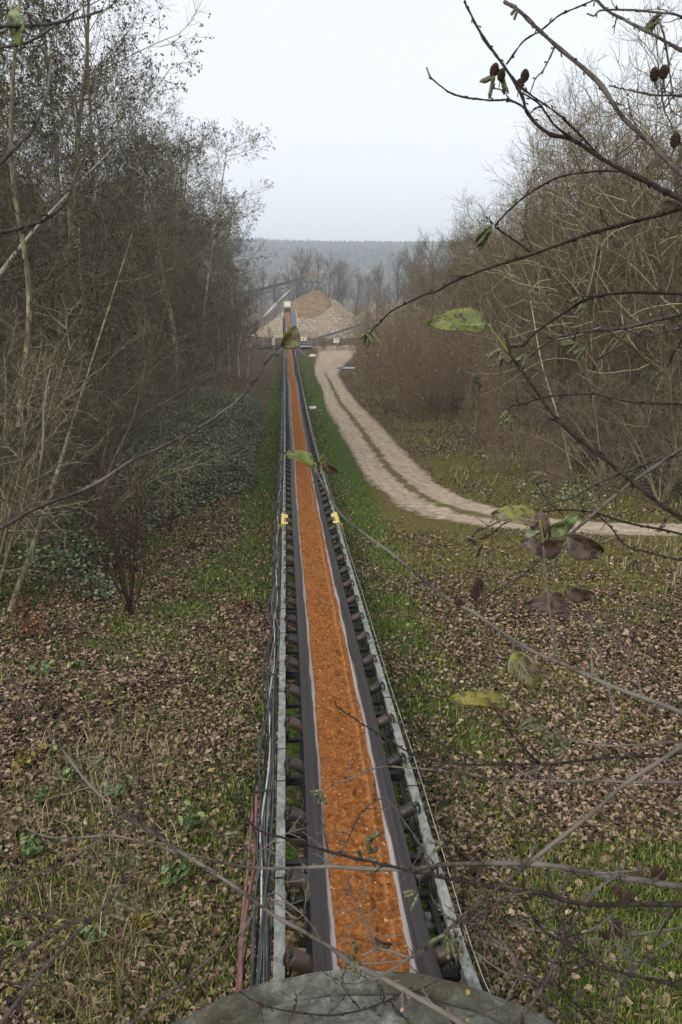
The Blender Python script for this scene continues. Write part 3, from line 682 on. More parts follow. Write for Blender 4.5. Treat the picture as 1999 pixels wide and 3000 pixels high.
def tree_mesh(seed, h, trunk_r, kind):
    """returns (trunk MB, crown MB)"""
    rng = np.random.default_rng(seed); T = MB(); C = MB()
    lean = rng.normal(0, .05, 2)
    if kind == 'oak':
        P0 = grow(rng, np.zeros((1, 3)), np.array([[lean[0], lean[1], 1]]), np.array([h * .78]), 10, .07, .06)
        r = taper([trunk_r], 10, .22); T.tubes(P0, r, 8)
        p, d, L, rr = shoot(rng, P0, 22, .14, .99, (35, 78), lambda t: h * (.46 - .28 * t), [trunk_r * .42])
        P1 = grow(rng, p, d, L, 7, .13, .07); T.tubes(P1, taper(rr * .8, 7, .25), 5)
        r1 = rr * .8
        p, d, L, rr = shoot(rng, P1, 9, .12, 1, (28, 65), lambda t: h * (.19 - .09 * t), r1 * .5)
        P2 = grow(rng, p, d, L, 5, .17, .06); C.tubes(P2, taper(np.clip(rr, .022, 1), 5, .45), 4, 2)
        p, d, L, rr = shoot(rng, P2, 7, .1, 1, (28, 62), lambda t: h * (.085 - .03 * t), np.full(len(P2), .013))
        P3 = grow(rng, p, d, L, 3, .2, .07); C.tubes(P3, taper(np.clip(rr, .010, .015), 3, .5), 3)
        p, d, L, rr = shoot(rng, P3, 4, .15, 1, (25, 60), lambda t: h * (.04 - .01 * t), np.full(len(P3), .007))
        P4 = grow(rng, p, d, L, 2, .2, .08); C.tubes(P4, taper(np.clip(rr, .0055, .007), 2, .6), 3)
        n = 700; q = rng.integers(0, len(P4), n)                      # a few withered leaves still hanging
        c = P4[q, -1]; keep = (vnoise(c[:, 0] * .7, c[:, 2] * .7 + c[:, 1], seed) > .62); c = c[keep]; n = len(c)
        if n: C.leaves(c, rng.normal(0, 1, (n, 3)), rng.normal(0, 1, (n, 3)), rng.uniform(.06, .10, n), rng.uniform(.04, .06, n), .3, 1)
    elif kind == 'alder':
        P0 = grow(rng, np.zeros((1, 3)), np.array([[lean[0] * 2, lean[1], 1]]), np.array([h * .97]), 12, .045, .06)
        T.tubes(P0, taper([trunk_r], 12, .12), 8)
        p, d, L, rr = shoot(rng, P0, 40, .07, .99, (36, 78), lambda t: h * (.27 - .13 * t) + .3, [trunk_r * .33])
        P1 = grow(rng, p, d, L, 6, .10, .06); T.tubes(P1, taper(np.clip(rr * .7, .016, 1), 6, .35), 4); r1 = rr * .7
        p, d, L, rr = shoot(rng, P1, 9, .12, 1, (28, 62), lambda t: h * (.085 - .035 * t), r1 * .4)
        P2 = grow(rng, p, d, L, 4, .16, .05); C.tubes(P2, taper(np.clip(rr, .008, .03), 4, .5), 3)
        p, d, L, rr = shoot(rng, P2, 8, .15, 1, (28, 65), lambda t: h * (.038 - .01 * t), np.full(len(P2), .008))
        P3 = grow(rng, p, d, L, 2, .2, .04); C.tubes(P3, taper(np.clip(rr, .005, .008), 2, .6), 3)
        q = rng.integers(0, len(P3), int(len(P3) * 5.5)); f = rng.random((len(q), 1))
        c = P3[q, 1] * (1 - f) + P3[q, 2] * f + rng.normal(0, .04, (len(q), 3)); n = len(c)
        cl = vnoise(c[:, 0] * 1.1, c[:, 2] * 1.1 + c[:, 1] * .7, seed) > .36; c = c[cl]; n = len(c)
        dd = rng.normal(0, 1, (n, 3)); dd[:, 2] -= 1.2
        C.leaves(c, dd, rng.normal(0, 1, (n, 3)), rng.uniform(.05, .11, n), rng.uniform(.03, .065, n), .3, 1)
    elif kind == 'poplar':
        P0 = grow(rng, np.zeros((1, 3)), np.array([[lean[0], lean[1], 1]]), np.array([h * .95]), 10, .04, .05)
        T.tubes(P0, taper([trunk_r], 10, .15), 6)
        p, d, L, rr = shoot(rng, P0, 22, .16, .9, (24, 52), lambda t: h * (.50 - .36 * t), [trunk_r * .4])
        P1 = grow(rng, p, d, L, 6, .08, .10); T.tubes(P1, taper(rr * .8, 6, .25), 4); r1 = rr
        p, d, L, rr = shoot(rng, P1, 9, .15, 1, (24, 50), lambda t: h * (.13 - .06 * t), r1 * .35)
        P2 = grow(rng, p, d, L, 4, .12, .08); C.tubes(P2, taper(np.clip(rr, .02, .05), 4, .5), 3)
        p, d, L, rr = shoot(rng, P2, 5, .15, 1, (20, 45), lambda t: h * .045 + 0 * t, np.full(len(P2), .018))
        P3 = grow(rng, p, d, L, 2, .15, .08); C.tubes(P3, taper(np.clip(rr, .012, .018), 2, .6), 3)
    elif kind == 'sallow':          # many stems arching outwards, pale with lichen
        n0 = 9; a = rng.uniform(0, 6.28, n0); e = rng.uniform(.25, .9, n0)
        d0 = np.stack([np.cos(a) * e, np.sin(a) * e, np.ones(n0)], -1)
        P0 = grow(rng, d0 * np.array([.15, .15, 0]), d0, h * rng.uniform(.75, 1.1, n0), 10, .06, -.03); T.tubes(P0, taper(np.full(n0, trunk_r), 10, .2), 6)
        p, d, L, rr = shoot(rng, P0, 11, .15, 1, (30, 65), lambda t: h * (.36 - .2 * t), np.full(n0, trunk_r * .45))
        P1 = grow(rng, p, d, L, 7, .12, .03); T.tubes(P1, taper(np.clip(rr * .8, .011, 1), 7, .5), 4); r1 = rr
        p, d, L, rr = shoot(rng, P1, 7, .15, 1, (30, 65), lambda t: h * (.13 - .05 * t), r1 * .4)
        P2 = grow(rng, p, d, L, 4, .2, .02); T.tubes(P2, taper(np.clip(rr, .009, .02), 4, .5), 3)
        p, d, L, rr = shoot(rng, P2, 3, .15, 1, (30, 65), lambda t: h * .05 + 0 * t, np.full(len(P2), .007))
        P3 = grow(rng, p, d, L, 3, .25, .02); C.tubes(P3, taper(np.clip(rr, .0045, .007), 3, .6), 3)
    elif kind == 'thicket':         # upright reddish stems
        n0 = 26; a = rng.uniform(0, 6.28, n0); rr0 = np.sqrt(rng.random(n0)) * h * .32
        b0_ = np.stack([np.cos(a) * rr0, np.sin(a) * rr0, 0 * a], -1); e = rng.uniform(.02, .3, n0)
        d0 = np.stack([np.cos(a) * e, np.sin(a) * e, np.ones(n0)], -1)
        P0 = grow(rng, b0_, d0, h * rng.uniform(.5, 1.05, n0), 6, .07, .04); T.tubes(P0, taper(np.full(n0, trunk_r), 6, .3), 4)
        p, d, L, rr = shoot(rng, P0, 9, .15, 1, (20, 50), lambda t: h * (.30 - .16 * t), np.full(n0, trunk_r * .5))
        P1 = grow(rng, p, d, L, 4, .12, .09); C.tubes(P1, taper(np.clip(rr, .006, .02), 4, .5), 3)
        p, d, L, rr = shoot(rng, P1, 6, .15, 1, (22, 55), lambda t: h * .09 + 0 * t, np.full(len(P1), .006))
        P2 = grow(rng, p, d, L, 2, .16, .08); C.tubes(P2, taper(np.clip(rr, .0045, .006), 2, .6), 3)
        n = 260; q = rng.integers(0, len(P2), n); C.leaves(P2[q, -1], rng.normal(0, 1, (n, 3)), rng.normal(0, 1, (n, 3)), rng.uniform(.05, .09, n), rng.uniform(.03, .06, n), .3, 1)
    return T, C
B_OAK = mat_bark('oak_bark', srgb(112, 102, 80), srgb(186, 174, 142), spots=srgb(164, 154, 108))
B_OAKD = mat_bark('dark_oak_bark', srgb(54, 48, 38), srgb(106, 96, 76), spots=srgb(98, 92, 62))
B_SHR = mat_bark('dark_red_stem', srgb(46, 32, 26), srgb(88, 64, 52), (3, 3, 2), 0)
B_OAKT = mat_bark('oak_twig', srgb(68, 60, 45), srgb(128, 112, 86), (2, 2, 2), 0)
B_ALD = mat_bark('alder_bark', srgb(62, 57, 48), srgb(138, 130, 110), spots=srgb(150, 144, 108))
B_ALDT = mat_bark('alder_twig', srgb(78, 71, 58), srgb(140, 128, 104), (2, 2, 2), 0)
B_POP = mat_bark('poplar_bark', srgb(88, 78, 68), srgb(128, 116, 102), (2, 2, 2), 0)
B_SAL = mat_bark('lichen_bark', srgb(80, 75, 61), srgb(148, 140, 117), (5, 5, 2), .3, spots=srgb(120, 114, 86))
B_SALT = mat_bark('pale_twig', srgb(60, 54, 42), srgb(116, 106, 84), (2, 2, 2), 0)
B_RED = mat_bark('red_stem', srgb(72, 58, 48), srgb(150, 130, 112), (3, 3, 2), 0)
B_REDT = mat_bark('red_twig', srgb(94, 80, 66), srgb(158, 138, 116), (2, 2, 2), 0)
B_BIRCH = mat_bark('birch_bark', srgb(138, 128, 108), srgb(208, 200, 182), (3, 3, 9), .3, spots=srgb(92, 82, 66))
L_DRY = mat_leaf('withered_leaf', [(0, srgb(110, 62, 34)), (.5, srgb(150, 90, 48)), (1, srgb(190, 140, 80))])
L_ALD = mat_leaf('alder_leaf', [(0, srgb(42, 42, 28)), (.4, srgb(66, 65, 44)), (.8, srgb(96, 92, 62)), (1, srgb(128, 118, 76))], .55, .3)
L_YEL = mat_leaf('yellowing_leaf', [(0, srgb(84, 78, 34)), (.5, srgb(124, 112, 48)), (1, srgb(176, 150, 70))])
def make_tree(name, kind, seed, h, r, label, cat, mt, mcs, group):
    root = empty(name, (0, 0, 0), label, cat, group)
    T, C = tree_mesh(seed, h, r, kind)
    T.build('stems' if kind in ('sallow', 'thicket') else 'trunk', mt, root); C.build('twigs' if kind in ('sallow', 'thicket') else 'crown', mcs, root)
    return root
def place(o, x, y, rz, sc=1.0, tilt=(0, 0)):
    o.location = (x, y, float(H(x, y)) - .06); o.rotation_euler = (tilt[0], tilt[1], rz); o.scale = (sc, sc, sc * R.uniform(.95, 1.05))
def poisson(region, n, dmin, x0, x1, y0, y1, tries=60000):
    out = []
    for _ in range(tries):
        x = R.uniform(x0, x1); y = R.uniform(y0, y1)
        if not region(x, y): continue
        dm = dmin * (.75 + y * .006)
        if all((x - a) ** 2 + (y - c) ** 2 > dm * dm for a, c in out): out.append((x, y))
        if len(out) >= n: break
    return sorted(out, key=lambda q: q[1])

# ---- the wood left of the conveyor
ORD = ['first', 'second', 'third', 'fourth', 'fifth', 'sixth', 'seventh', 'eighth', 'ninth', 'tenth', 'eleventh', 'twelfth', 'thirteenth', 'fourteenth']
ald = [make_tree('alder_tree', 'alder', 100 + k, 19.5, .17, 'x', 'tree', B_ALD, [B_ALDT, L_ALD], 'alders of the left wood') for k in range(5)]
used = [False] * 5
def put_alder(x, y, rz, sc, label, grp):
    k = R.randrange(5); o = ald[k] if not used[k] else copy_tree(ald[k]); used[k] = True
    place(o, x, y, rz, sc, (R.gauss(0, .03), R.gauss(.02, .03))); tag(o, label, 'tree', grp)
edge_left = [(-9.8, 20, 1.0), (-10.0, 27, 1.02), (-10.3, 34, 1.0), (-9.9, 42, .98), (-10.3, 51, 1.0), (-11.0, 61, 1.0), (-11.4, 72, .98), (-12.4, 84, .98), (-13.4, 97, .95), (-14.6, 110, .9)]
for k, (x, y, sc) in enumerate(edge_left):
    put_alder(x, y, R.uniform(0, 6.28), sc, 'dark alder on the inner edge of the left wood, %s counting away from the portal' % ORD[k], 'alders along the inner edge of the left wood')
for x, y, sc in [(-11.6, 23.5, 1.12), (-12.6, 28.5, 1.15), (-11.8, 18.5, 1.12), (-13.5, 33, 1.15)]: put_alder(x, y, R.uniform(0, 6.28), sc, 'alder standing deep inside the dark wood left of the conveyor', 'alders deep in the left wood')
reg = lambda x, y: x < -11.5 - .035 * y and x > -.46 * y - 5 and all((x - a) ** 2 + (y - c) ** 2 > 7 for a, c, _ in edge_left)
for x, y in poisson(reg, 120, 2.0, -75, -9, 15, 150):
    put_alder(x, y, R.uniform(0, 6.28), R.uniform(.9, 1.12) * (1.15 if y < 36 else 1), 'alder standing deep inside the dark wood left of the conveyor', 'alders deep in the left wood')
# arching pale shrubs in front of that wood
sal = [make_tree('sallow_shrub', 'sallow', 200 + k, 5.4, .040, 'x', 'shrub', B_SAL, B_SALT, 'pale arching shrubs before the left wood') for k in range(3)]
spots = [(-7.8, 16.2, 1.25), (-9.6, 19.5, 1.3), (-7.4, 21.5, 1.0), (-10.5, 25, 1.35), (-8.6, 26.5, .95), (-12.5, 30, 1.4), (-9.8, 33, 1.0), (-14, 37, 1.4), (-11.5, 41, 1.1), (-16, 24, 1.4), (-18, 45, 1.4), (-12.5, 50, 1.1)]
for k, (x, y, sc) in enumerate(spots):
    o = sal[k] if k < 3 else copy_tree(sal[k % 3]); place(o, x, y, R.uniform(0, 6.28), sc)
    tag(o, 'pale lichen covered many stemmed shrub before the left wood, %s counting away from the portal' % ORD[k])
# long leaning stems of the left wood
def pole(name, a, c, r0, r1, mat, label, cat, twigs=8, seed=1, Lt=1.2, mt=None, group=None):
    rng = np.random.default_rng(seed); a = np.array(a); c = np.array(c)
    mid = [a + (c - a) * q + rng.normal(0, .025, 3) * np.linalg.norm(c - a) * (0 < q < 1) for q in (0, .3, .6, 1)]
    P = catmull(mid, 6); root = empty(name, tuple(a), label, cat, group)
    m = MB(); m.tubes(P, np.linspace(r0, r1, len(P)), 8); m.build('trunk', mat, root, tuple(a))
    p, d, L, rr = shoot(rng, P[None], twigs, .3, 1, (25, 60), lambda t: Lt * (1.2 - .5 * t), [r0 * .3])
    P1 = grow(rng, p, d, L, 6, .12, .06); C = MB(); C.tubes(P1, taper(np.clip(rr, .012, 1), 6, .3), 4)
    p, d, L, rr = shoot(rng, P1, 7, .15, 1, (25, 60), lambda t: Lt * .4 + 0 * t, np.full(len(P1), .01))
    P2 = grow(rng, p, d, L, 4, .18, .05); C.tubes(P2, taper(np.clip(rr, .006, .01), 4, .5), 3)
    p, d, L, rr = shoot(rng, P2, 4, .15, 1, (25, 60), lambda t: Lt * .16 + 0 * t, np.full(len(P2), .006))
    P3 = grow(rng, p, d, L, 2, .18, .05); C.tubes(P3, taper(np.clip(rr, .0045, .006), 2, .5), 3)
    C.build('crown', mt or mat, root, tuple(a)); return root
pole('birch_tree', at_y(-160, 1000, 19.5), at_y(345, 420, 21.5), .075, .008, B_BIRCH, 'pale birch stem leaning across the left wood, bark white with dark flecks', 'tree', 9, 3, 1.5, B_SALT)
pole('ash_pole', on_ground(30, 1790), at_y(390, 680, 20), .07, .008, B_ALD, 'grey brown sapling leaning up from the far left litter', 'tree', 10, 4, 1.5, B_SALT)
pole('alder_tree', at_y(55, 1250, 18), at_y(70, -150, 18), .075, .03, B_ALD, 'upright pale grey tree stem at the upper left edge of the wood', 'tree', 12, 5, 1.6, B_SALT)
pole('leaning_sapling', on_ground(255, 1625), at_y(440, 1000, 26), .03, .006, B_SAL, 'thin crooked tan sapling in front of the brambles', 'tree', 8, 6, .9, B_SALT)
for k, (px, py) in enumerate([(672, 1100), (702, 1108), (726, 1112), (640, 1120), (585, 1135)]):
    g = on_ground(px, py); top = g + np.array([R.uniform(-.3, .6), 0, R.uniform(7, 9)])
    pole('birch_tree', g, top, .085, .03, B_BIRCH, ['slender pale birch trunk at the far left wood edge, %s from the conveyor' % q for q in ('third', 'second', 'nearest', 'fourth', 'fifth')][k], 'tree', 16, 30 + k, 1.5, B_OAKT, 'slender birches at the far left wood edge')

# bramble mass along the left wood
def bramble():
    n = 110000; y = RNG.uniform(16.5, 66, n); s = -1.95 - .0 * y - np.abs(RNG.normal(0, 1, n)) * 3.2; s = np.where(s < -9.5, RNG.uniform(-9.5, -2.6, n), s)
    x = xc(y) + s
    e0 = 1.30 + 1.1 * fbm(y * .28, y * 0, 51) + 2.6 * (1 - sstep(23, 31, y)) + .5 * sstep(50, 64, y)
    inn = sstep(0, 1.4, -s - e0); ht = inn * (.75 + 1.5 * fbm(x * .45, y * .45, 52) + .6 * sstep(-4, -8, s)) * (.55 + .45 * sstep(22, 32, y)) * (1 - sstep(55, 66, y) * .6)
    k = (ht > .08) & (vnoise(x * 1.1, y * 1.1, 53) > .12); x, y, ht = x[k], y[k], ht[k]; n = len(x)
    u = RNG.random(n) ** .45
    z = H(x, y, np.full(n, 9.)) + ht * u + .03
    a = RNG.uniform(0, 6.28, n); d = np.stack([np.cos(a), np.sin(a), RNG.normal(-.15, .35, n)], -1)
    nn = np.stack([RNG.normal(0, .5, n), RNG.normal(-.15, .5, n), np.ones(n)], -1)
    L = RNG.uniform(.035, .12, n); m = MB(); m.leaves(np.stack([x, y, z], -1), d, nn, L, L * .7, .2, 0, .12)
    rng = np.random.default_rng(55); q = rng.integers(0, n, 3200)
    p = np.stack([x, y, z], -1)[q]; p[:, 2] -= .1; aa = rng.uniform(0, 6.28, 3200)
    P = grow(rng, p, np.stack([np.cos(aa), np.sin(aa), np.full(3200, .7)], -1), rng.uniform(.5, 1.6, 3200), 6, .12, -.10); m.tubes(P, taper(np.full(3200, .007), 6, .5), 3, 1)
    return m
t = NT('bramble_leaf', .5, 0, .35)
M_BRAM = t.col(t.ramp(t.rand(), [(0, srgb(34, 44, 26)), (.3, srgb(60, 76, 48)), (.6, srgb(90, 106, 72)), (.85, srgb(126, 140, 108)), (.94, srgb(158, 164, 128)), (.975, srgb(166, 140, 62)), (1, srgb(186, 160, 90))]))
tag(bramble().build('bramble_undergrowth', [M_BRAM, B_RED]), 'dark bluish green bramble mass along the wood edge left of the conveyor', 'brambles', kind='stuff')

# multi stemmed bare shrub and thin stems in the left litter
def stems_shrub(name, base, h, n, spread, mat, label, cat, r=.014, seed=1, sub=6):
    rng = np.random.default_rng(seed); root = empty(name, tuple(base), label, cat)
    a = rng.uniform(0, 6.28, n); e = rng.uniform(.05, spread, n); d0 = np.stack([np.cos(a) * e, np.sin(a) * e, np.ones(n)], -1)
    P0 = grow(rng, d0 * np.array([.08, .08, 0]), d0, h * rng.uniform(.6, 1.05, n), 8, .05, .02); T = MB(); T.tubes(P0, taper(np.full(n, r), 8, .25), 5)
    p, d, L, rr = shoot(rng, P0, sub, .25, 1, (15, 40), lambda t: h * (.4 - .22 * t), np.full(n, r * .5)); P1 = grow(rng, p, d, L, 5, .07, .07); T.tubes(P1, taper(rr, 5, .4), 4)
    p, d, L, rr = shoot(rng, P1, 4, .2, 1, (15, 40), lambda t: h * .13 + 0 * t, np.full(len(P1), r * .26)); P2 = grow(rng, p, d, L, 3, .08, .06); C = MB(); C.tubes(P2, taper(rr, 3, .6), 3)
    T.build('stems', mat, root); C.build('twigs', mat, root); return root
stems_shrub('bare_shrub', on_ground(385, 1800), 3.3, 11, .42, B_SHR, 'reddish brown bare shrub of many upright stems alone in the left litter', 'shrub', .018, 61, 9)
stems_shrub('bare_shrub', on_ground(300, 1640), 2.2, 8, .45, B_SHR, 'small twiggy bare bush just behind the reddish shrub in the left litter', 'shrub', .010, 62)
stems_shrub('bare_shrub', on_ground(500, 1560), 2.0, 8, .5, B_SHR, 'low thin twigged bush between the brambles and the left litter', 'shrub', .008, 63)
stems_shrub('bare_shrub', on_ground(120, 1700), 2.6, 8, .5, B_SALT, 'sprawling pale twigged bush under the leaning grey sapling', 'shrub', .012, 64)
for k, (px, py, h) in enumerate([(270, 2170, 1.0), (305, 2200, 1.25), (320, 2215, 1.35), (390, 2230, 1.5), (440, 2150, 1.15), (365, 2290, .9), (215, 2380, .9), (180, 1850, 1.0)]):
    b_ = on_ground(px, py); m = MB(); P = grow(np.random.default_rng(70 + k), b_[None], np.array([[.04, 0, 1.]]), np.array([h]), 7, .03, .02); m.tubes(P, taper([.007], 7, .5), 5)
    tag(m.build('dead_stalk', B_SALT), 'thin straight dead stalk in the left litter, %s' % ['leftmost of the central cluster', 'second from the left of the cluster', 'tallest pale one in the cluster', 'tall one right of the cluster', 'rightmost in the open litter', 'short one in front of the cluster', 'near the straw grass', 'alone at the far left'][k], 'stalk', 'dead stalks in the left litter')
def leafy(name, base, h, n, mat, label, cat, seed, sz=.07, spread=.5, mst=None):
    rng = np.random.default_rng(seed); root = empty(name, tuple(base), label, cat); k = 6
    a = rng.uniform(0, 6.28, k); d0 = np.stack([np.cos(a) * spread, np.sin(a) * spread, np.ones(k)], -1)
    P0 = grow(rng, np.zeros((k, 3)), d0, h * rng.uniform(.6, 1.1, k), 6, .1, .03); T = MB(); T.tubes(P0, taper(np.full(k, .006), 6, .5), 4); T.build('stems', mst or B_RED, root)
    q = rng.integers(0, k, n); f = rng.uniform(1.5, 6, n); i = np.minimum(f.astype(int), 5); c = P0[q, i] + (P0[q, i + 1] - P0[q, i]) * (f - i)[:, None] + rng.normal(0, .07, (n, 3)) * h
    c[:, 2] = np.maximum(c[:, 2], .02); L = rng.uniform(.7, 1.3, n) * sz; C = MB(); C.leaves(c, rng.normal(0, 1, (n, 3)), rng.normal(0, .6, (n, 3)) + [0, 0, .8], L, L * .6, .2); C.build('leaves', mat, root); return root
L_COP = mat_leaf('copper_leaf', [(0, srgb(78, 48, 32)), (.6, srgb(114, 68, 44)), (1, srgb(146, 96, 64))])
L_GRN = mat_leaf('fresh_leaf', [(0, srgb(52, 70, 34)), (.6, srgb(92, 116, 60)), (1, srgb(150, 160, 110))], .5, .4)
L_REDL = mat_leaf('red_leaf', [(0, srgb(92, 34, 36)), (1, srgb(146, 62, 62))])
leafy('beech_seedling', on_ground(110, 1870), .9, 190, L_COP, 'copper leaved seedling low in the litter at the far left', 'seedling', 81, .08)
leafy('red_seedling', on_ground(712, 1782), .22, 120, L_REDL, 'small sprawl of red leaves in the litter left of the conveyor', 'seedling', 82, .05, 1.6)
for k, (px, py) in enumerate([(90, 2240), (150, 2215), (200, 2290), (340, 2330), (120, 2350), (520, 2580), (440, 2710), (280, 2745), (80, 2500), (230, 1960), (130, 1980), (560, 2420)]):
    leafy('green_weed', on_ground(px, py), R.uniform(.18, .34), 46, L_GRN if k % 6 else L_YEL, 'x', 'weed', 90 + k, .09, 1.0)
    o = [q for q in COL.objects if q.name.startswith('green_weed')][-1]
    tag(o, 'low broad leaved weed growing through the fallen leaves left of the conveyor', 'weed', 'broad leaved weeds in the left litter')

# ---- the wood right of the track
oak = [make_tree('oak_tree', 'oak', 300 + k, 17.5, .25, 'x', 'tree', B_OAKD, [B_OAKT, L_DRY, B_OAK], 'bare oaks of the right wood') for k in range(4)]
usedo = [False] * 4
def put_oak(x, y, sc, label, grp):
    k = R.randrange(4); o = oak[k] if not usedo[k] else copy_tree(oak[k]); usedo[k] = True
    place(o, x, y, R.uniform(0, 6.28), sc, (R.gauss(0, .03), R.gauss(0, .03))); tag(o, label, 'tree', grp)
edge_right = [(12.8, 30.5, .98), (12.0, 38, 1.02), (12.4, 47, 1.06), (12.6, 58, 1.06), (12.6, 70, 1.0), (12.4, 84, .86), (12.0, 99, .82), (11.6, 116, .80), (12.5, 134, .78)]
for k, (x, y, sc) in enumerate(edge_right):
    put_oak(x, y, sc, 'bare spreading oak on the edge of the right wood, %s along the track' % ORD[k], 'oaks along the edge of the right wood')
reg2 = lambda x, y: x > 15.0 and x < .46 * y + 6 and all((x - a) ** 2 + (y - c) ** 2 > 9 for a, c, _ in edge_right)
for x, y in poisson(reg2, 60, 3.3, 12, 75, 24, 150):
    put_oak(x, y, R.uniform(.82, 1.08), 'bare brown oak standing deep inside the wood right of the track', 'oaks deep in the right wood')
for k, (x, y) in enumerate([(11.4, 27.5), (12.8, 28.2), (10.8, 31.0), (14.5, 30), (12.2, 33.5), (16.5, 31.5), (11.2, 37.0), (14.5, 37.5), (18, 36), (11.8, 42.5), (15.5, 46), (11.6, 51), (20, 44), (12.0, 62)]):
    o = copy_tree(sal[k % 3]); place(o, x, y, R.uniform(0, 6.28), R.uniform(.75, 1.2))
    tag(o, 'pale arching shrub under the oaks of the right wood, %s along the track' % ORD[k], 'shrub', 'pale arching shrubs under the right wood')
thk = [make_tree('sapling_thicket', 'thicket', 400 + k, 3.6, .013, 'x', 'thicket', B_RED, [B_REDT, L_YEL], 'sapling thickets beside the track') for k in range(4)]
reg3 = lambda x, y: (abs(x - 8.5) > 1.5 or abs(y - 48) > 4.5) and float(road_dist(np.array([x]), np.array([y]))[0]) > 1.1 + .008 * y and x > xc(y) + 5 and x < 17 + .02 * y and y < 132
k = 0
for x, y in poisson(reg3, 88, 1.6, 3, 20, 25, 132):
    o = thk[k] if k < 4 else copy_tree(thk[k % 4]); k += 1
    place(o, x, y, R.uniform(0, 6.28), (R.choice([.35, .5, .7, .9, 1.2]) * .8 if y < 40 else R.choice([.5, .8, 1.1, 1.4, 1.7, 2.0])))
    tag(o, 'reddish brown thicket of thin upright saplings between the track and the right wood', 'thicket', 'sapling thickets beside the track')
for i, (x, y) in enumerate(poisson(lambda x, y: x < xc(y) - 4.5 - .03 * y and x > xc(y) - 11 - .05 * y, 20, 2.4, -40, -5, 66, 132)):
    o = copy_tree(thk[i % 4]); place(o, x, y, R.uniform(0, 6.28), R.uniform(.8, 1.35))
    tag(o, 'brown thicket of thin upright saplings at the foot of the left wood', 'thicket', 'sapling thickets under the left wood')
# slender white birch, small pine
pole('birch_tree', on_ground(1675, 1385), at_y(1555, 880, 36), .05, .022, B_BIRCH, 'slender white birch stem leaning in front of the right wood', 'tree', 8, 8, 1.0, B_OAKT)
g = on_ground(1392, 1262); pine = empty('pine_tree', tuple(g), 'small dark green pine standing among the thickets right of the track', 'tree')
rng = np.random.default_rng(5); m = MB(); m.tubes(np.array([[0, 0, -.05], [.02, 0, 1.6], [0, 0, 3.3]]), np.array([.05, .035, .012]), 6); m.build('trunk', B_OAK, pine)
lv = np.repeat(np.linspace(.35, 3.15, 11), 6); a = rng.uniform(0, 6.28, 66); L = (3.7 - lv) * .33 * rng.uniform(.7, 1.1, 66)
P = grow(rng, np.stack([0 * a, 0 * a, lv], -1), np.stack([np.cos(a), np.sin(a), .45 + 0 * a], -1), L, 5, .06, .12); m = MB(); m.tubes(P, taper(np.full(66, .012), 5, .5), 4)
p, d, L2, rr = shoot(rng, P, 170, .15, 1, (25, 65), lambda t: .13 + 0 * t, np.full(66, .004)); Q = grow(rng, p, d, L2, 1, .1, 0); m.tubes(Q, taper(np.full(len(Q), .0045), 1, .3), 3, 1)
m.build('crown', [B_OAK, mat_leaf('pine_needle', [(0, srgb(34, 52, 40)), (1, srgb(74, 98, 76))])], pine)
# low green cover under the right wood
def cover(n):
    x, y = scatter(n, 6, 40, 22, 70); rd = road_dist(x, y); k = (rd > 1.2) & (fbm(x * .4, y * .4, 66) > .5) & (x > xc(y) + 8); x, y = x[k], y[k]; n = len(x)
    z = H(x, y, np.full(n, 9.)) + RNG.random(n) ** 1.5 * .55
    a = RNG.uniform(0, 6.28, n); L = RNG.uniform(.06, .12, n); m = MB()
    m.leaves(np.stack([x, y, z], -1), np.stack([np.cos(a), np.sin(a), RNG.normal(0, .3, n)], -1), np.stack([RNG.normal(0, .5, n), RNG.normal(-.2, .5, n), np.ones(n)], -1), L, L * .7, .2)
    return m
tag(cover(42000).build('low_brambles', M_BRAM), 'low green bramble leaves under the edge of the right wood', 'brambles', kind='stuff')

# ---- far background: poplars behind the heap, hill, hill wood
pop = [make_tree('poplar_tree', 'poplar', 500 + k, 17, .26, 'x', 'tree', B_POP, B_POP, 'bare trees behind the gravel heap') for k in range(3)]
far = [(870, 735, 215), (905, 722, 222), (925, 730, 230), (960, 748, 218), (985, 752, 226), (1005, 760, 236), (1040, 790, 214), (1075, 800, 226), (1105, 790, 205), (845, 775, 228), (800, 790, 214), (760, 780, 205), (1130, 775, 196), (1165, 740, 182), (1200, 715, 172), (1240, 715, 160), (720, 790, 190), (1280, 700, 150)]
for k, (px, py, y) in enumerate(far):
    o = pop[k] if k < 3 else copy_tree(pop[k % 3]); tp = at_y(px, py, y); hgt = tp[2] - (CAMZ - float(G(y)))
    place(o, tp[0], y, R.uniform(0, 6.28), hgt / 17.0)
    if px < 1000: tag(o, 'tall bare greyish tree rising behind the gravel heap, left of its peak or over it', 'tree')
    else: tag(o, 'bare greyish tree between the gravel heap and the right wood', 'tree', 'bare trees right of the gravel heap')
hx = np.linspace(-1500, 1500, 101); hy = np.concatenate([np.linspace(430, 900, 24), np.linspace(930, 1500, 30), np.linspace(1550, 2600, 8)])
hx = hx * 1.6; hy = hy * 1.6
HX, HY = np.meshgrid(hx, hy)
def hillz(x, y):
    top = 102 + 15 * (fbm(x * .0025, y * .00125, 12) - .5) - .010 * np.abs(x + 240)
    return -5.5 + sstep(768, 1890, y) * top
b = MB(); idx = np.arange(HX.size).reshape(HX.shape)
b.add(np.stack([HX, HY, hillz(HX, HY)], -1), np.stack([idx[:-1, :-1], idx[:-1, 1:], idx[1:, 1:], idx[1:, :-1]], -1).reshape(-1, 4))
tag(b.build('hills', mat_plain('far_slope', srgb(70, 72, 58), .95, 0, .3, .02)), kind='structure')
rng = np.random.default_rng(9); n = 13000; x = rng.uniform(-640, 640, n); y = 800 + 1150 * rng.random(n) ** .8; n = len(x)
z = hillz(x, y); hh_ = rng.uniform(9, 16, n); con = (vnoise(x * .0075, y * .0125, 5) + .40 * (x < -150)) > .86
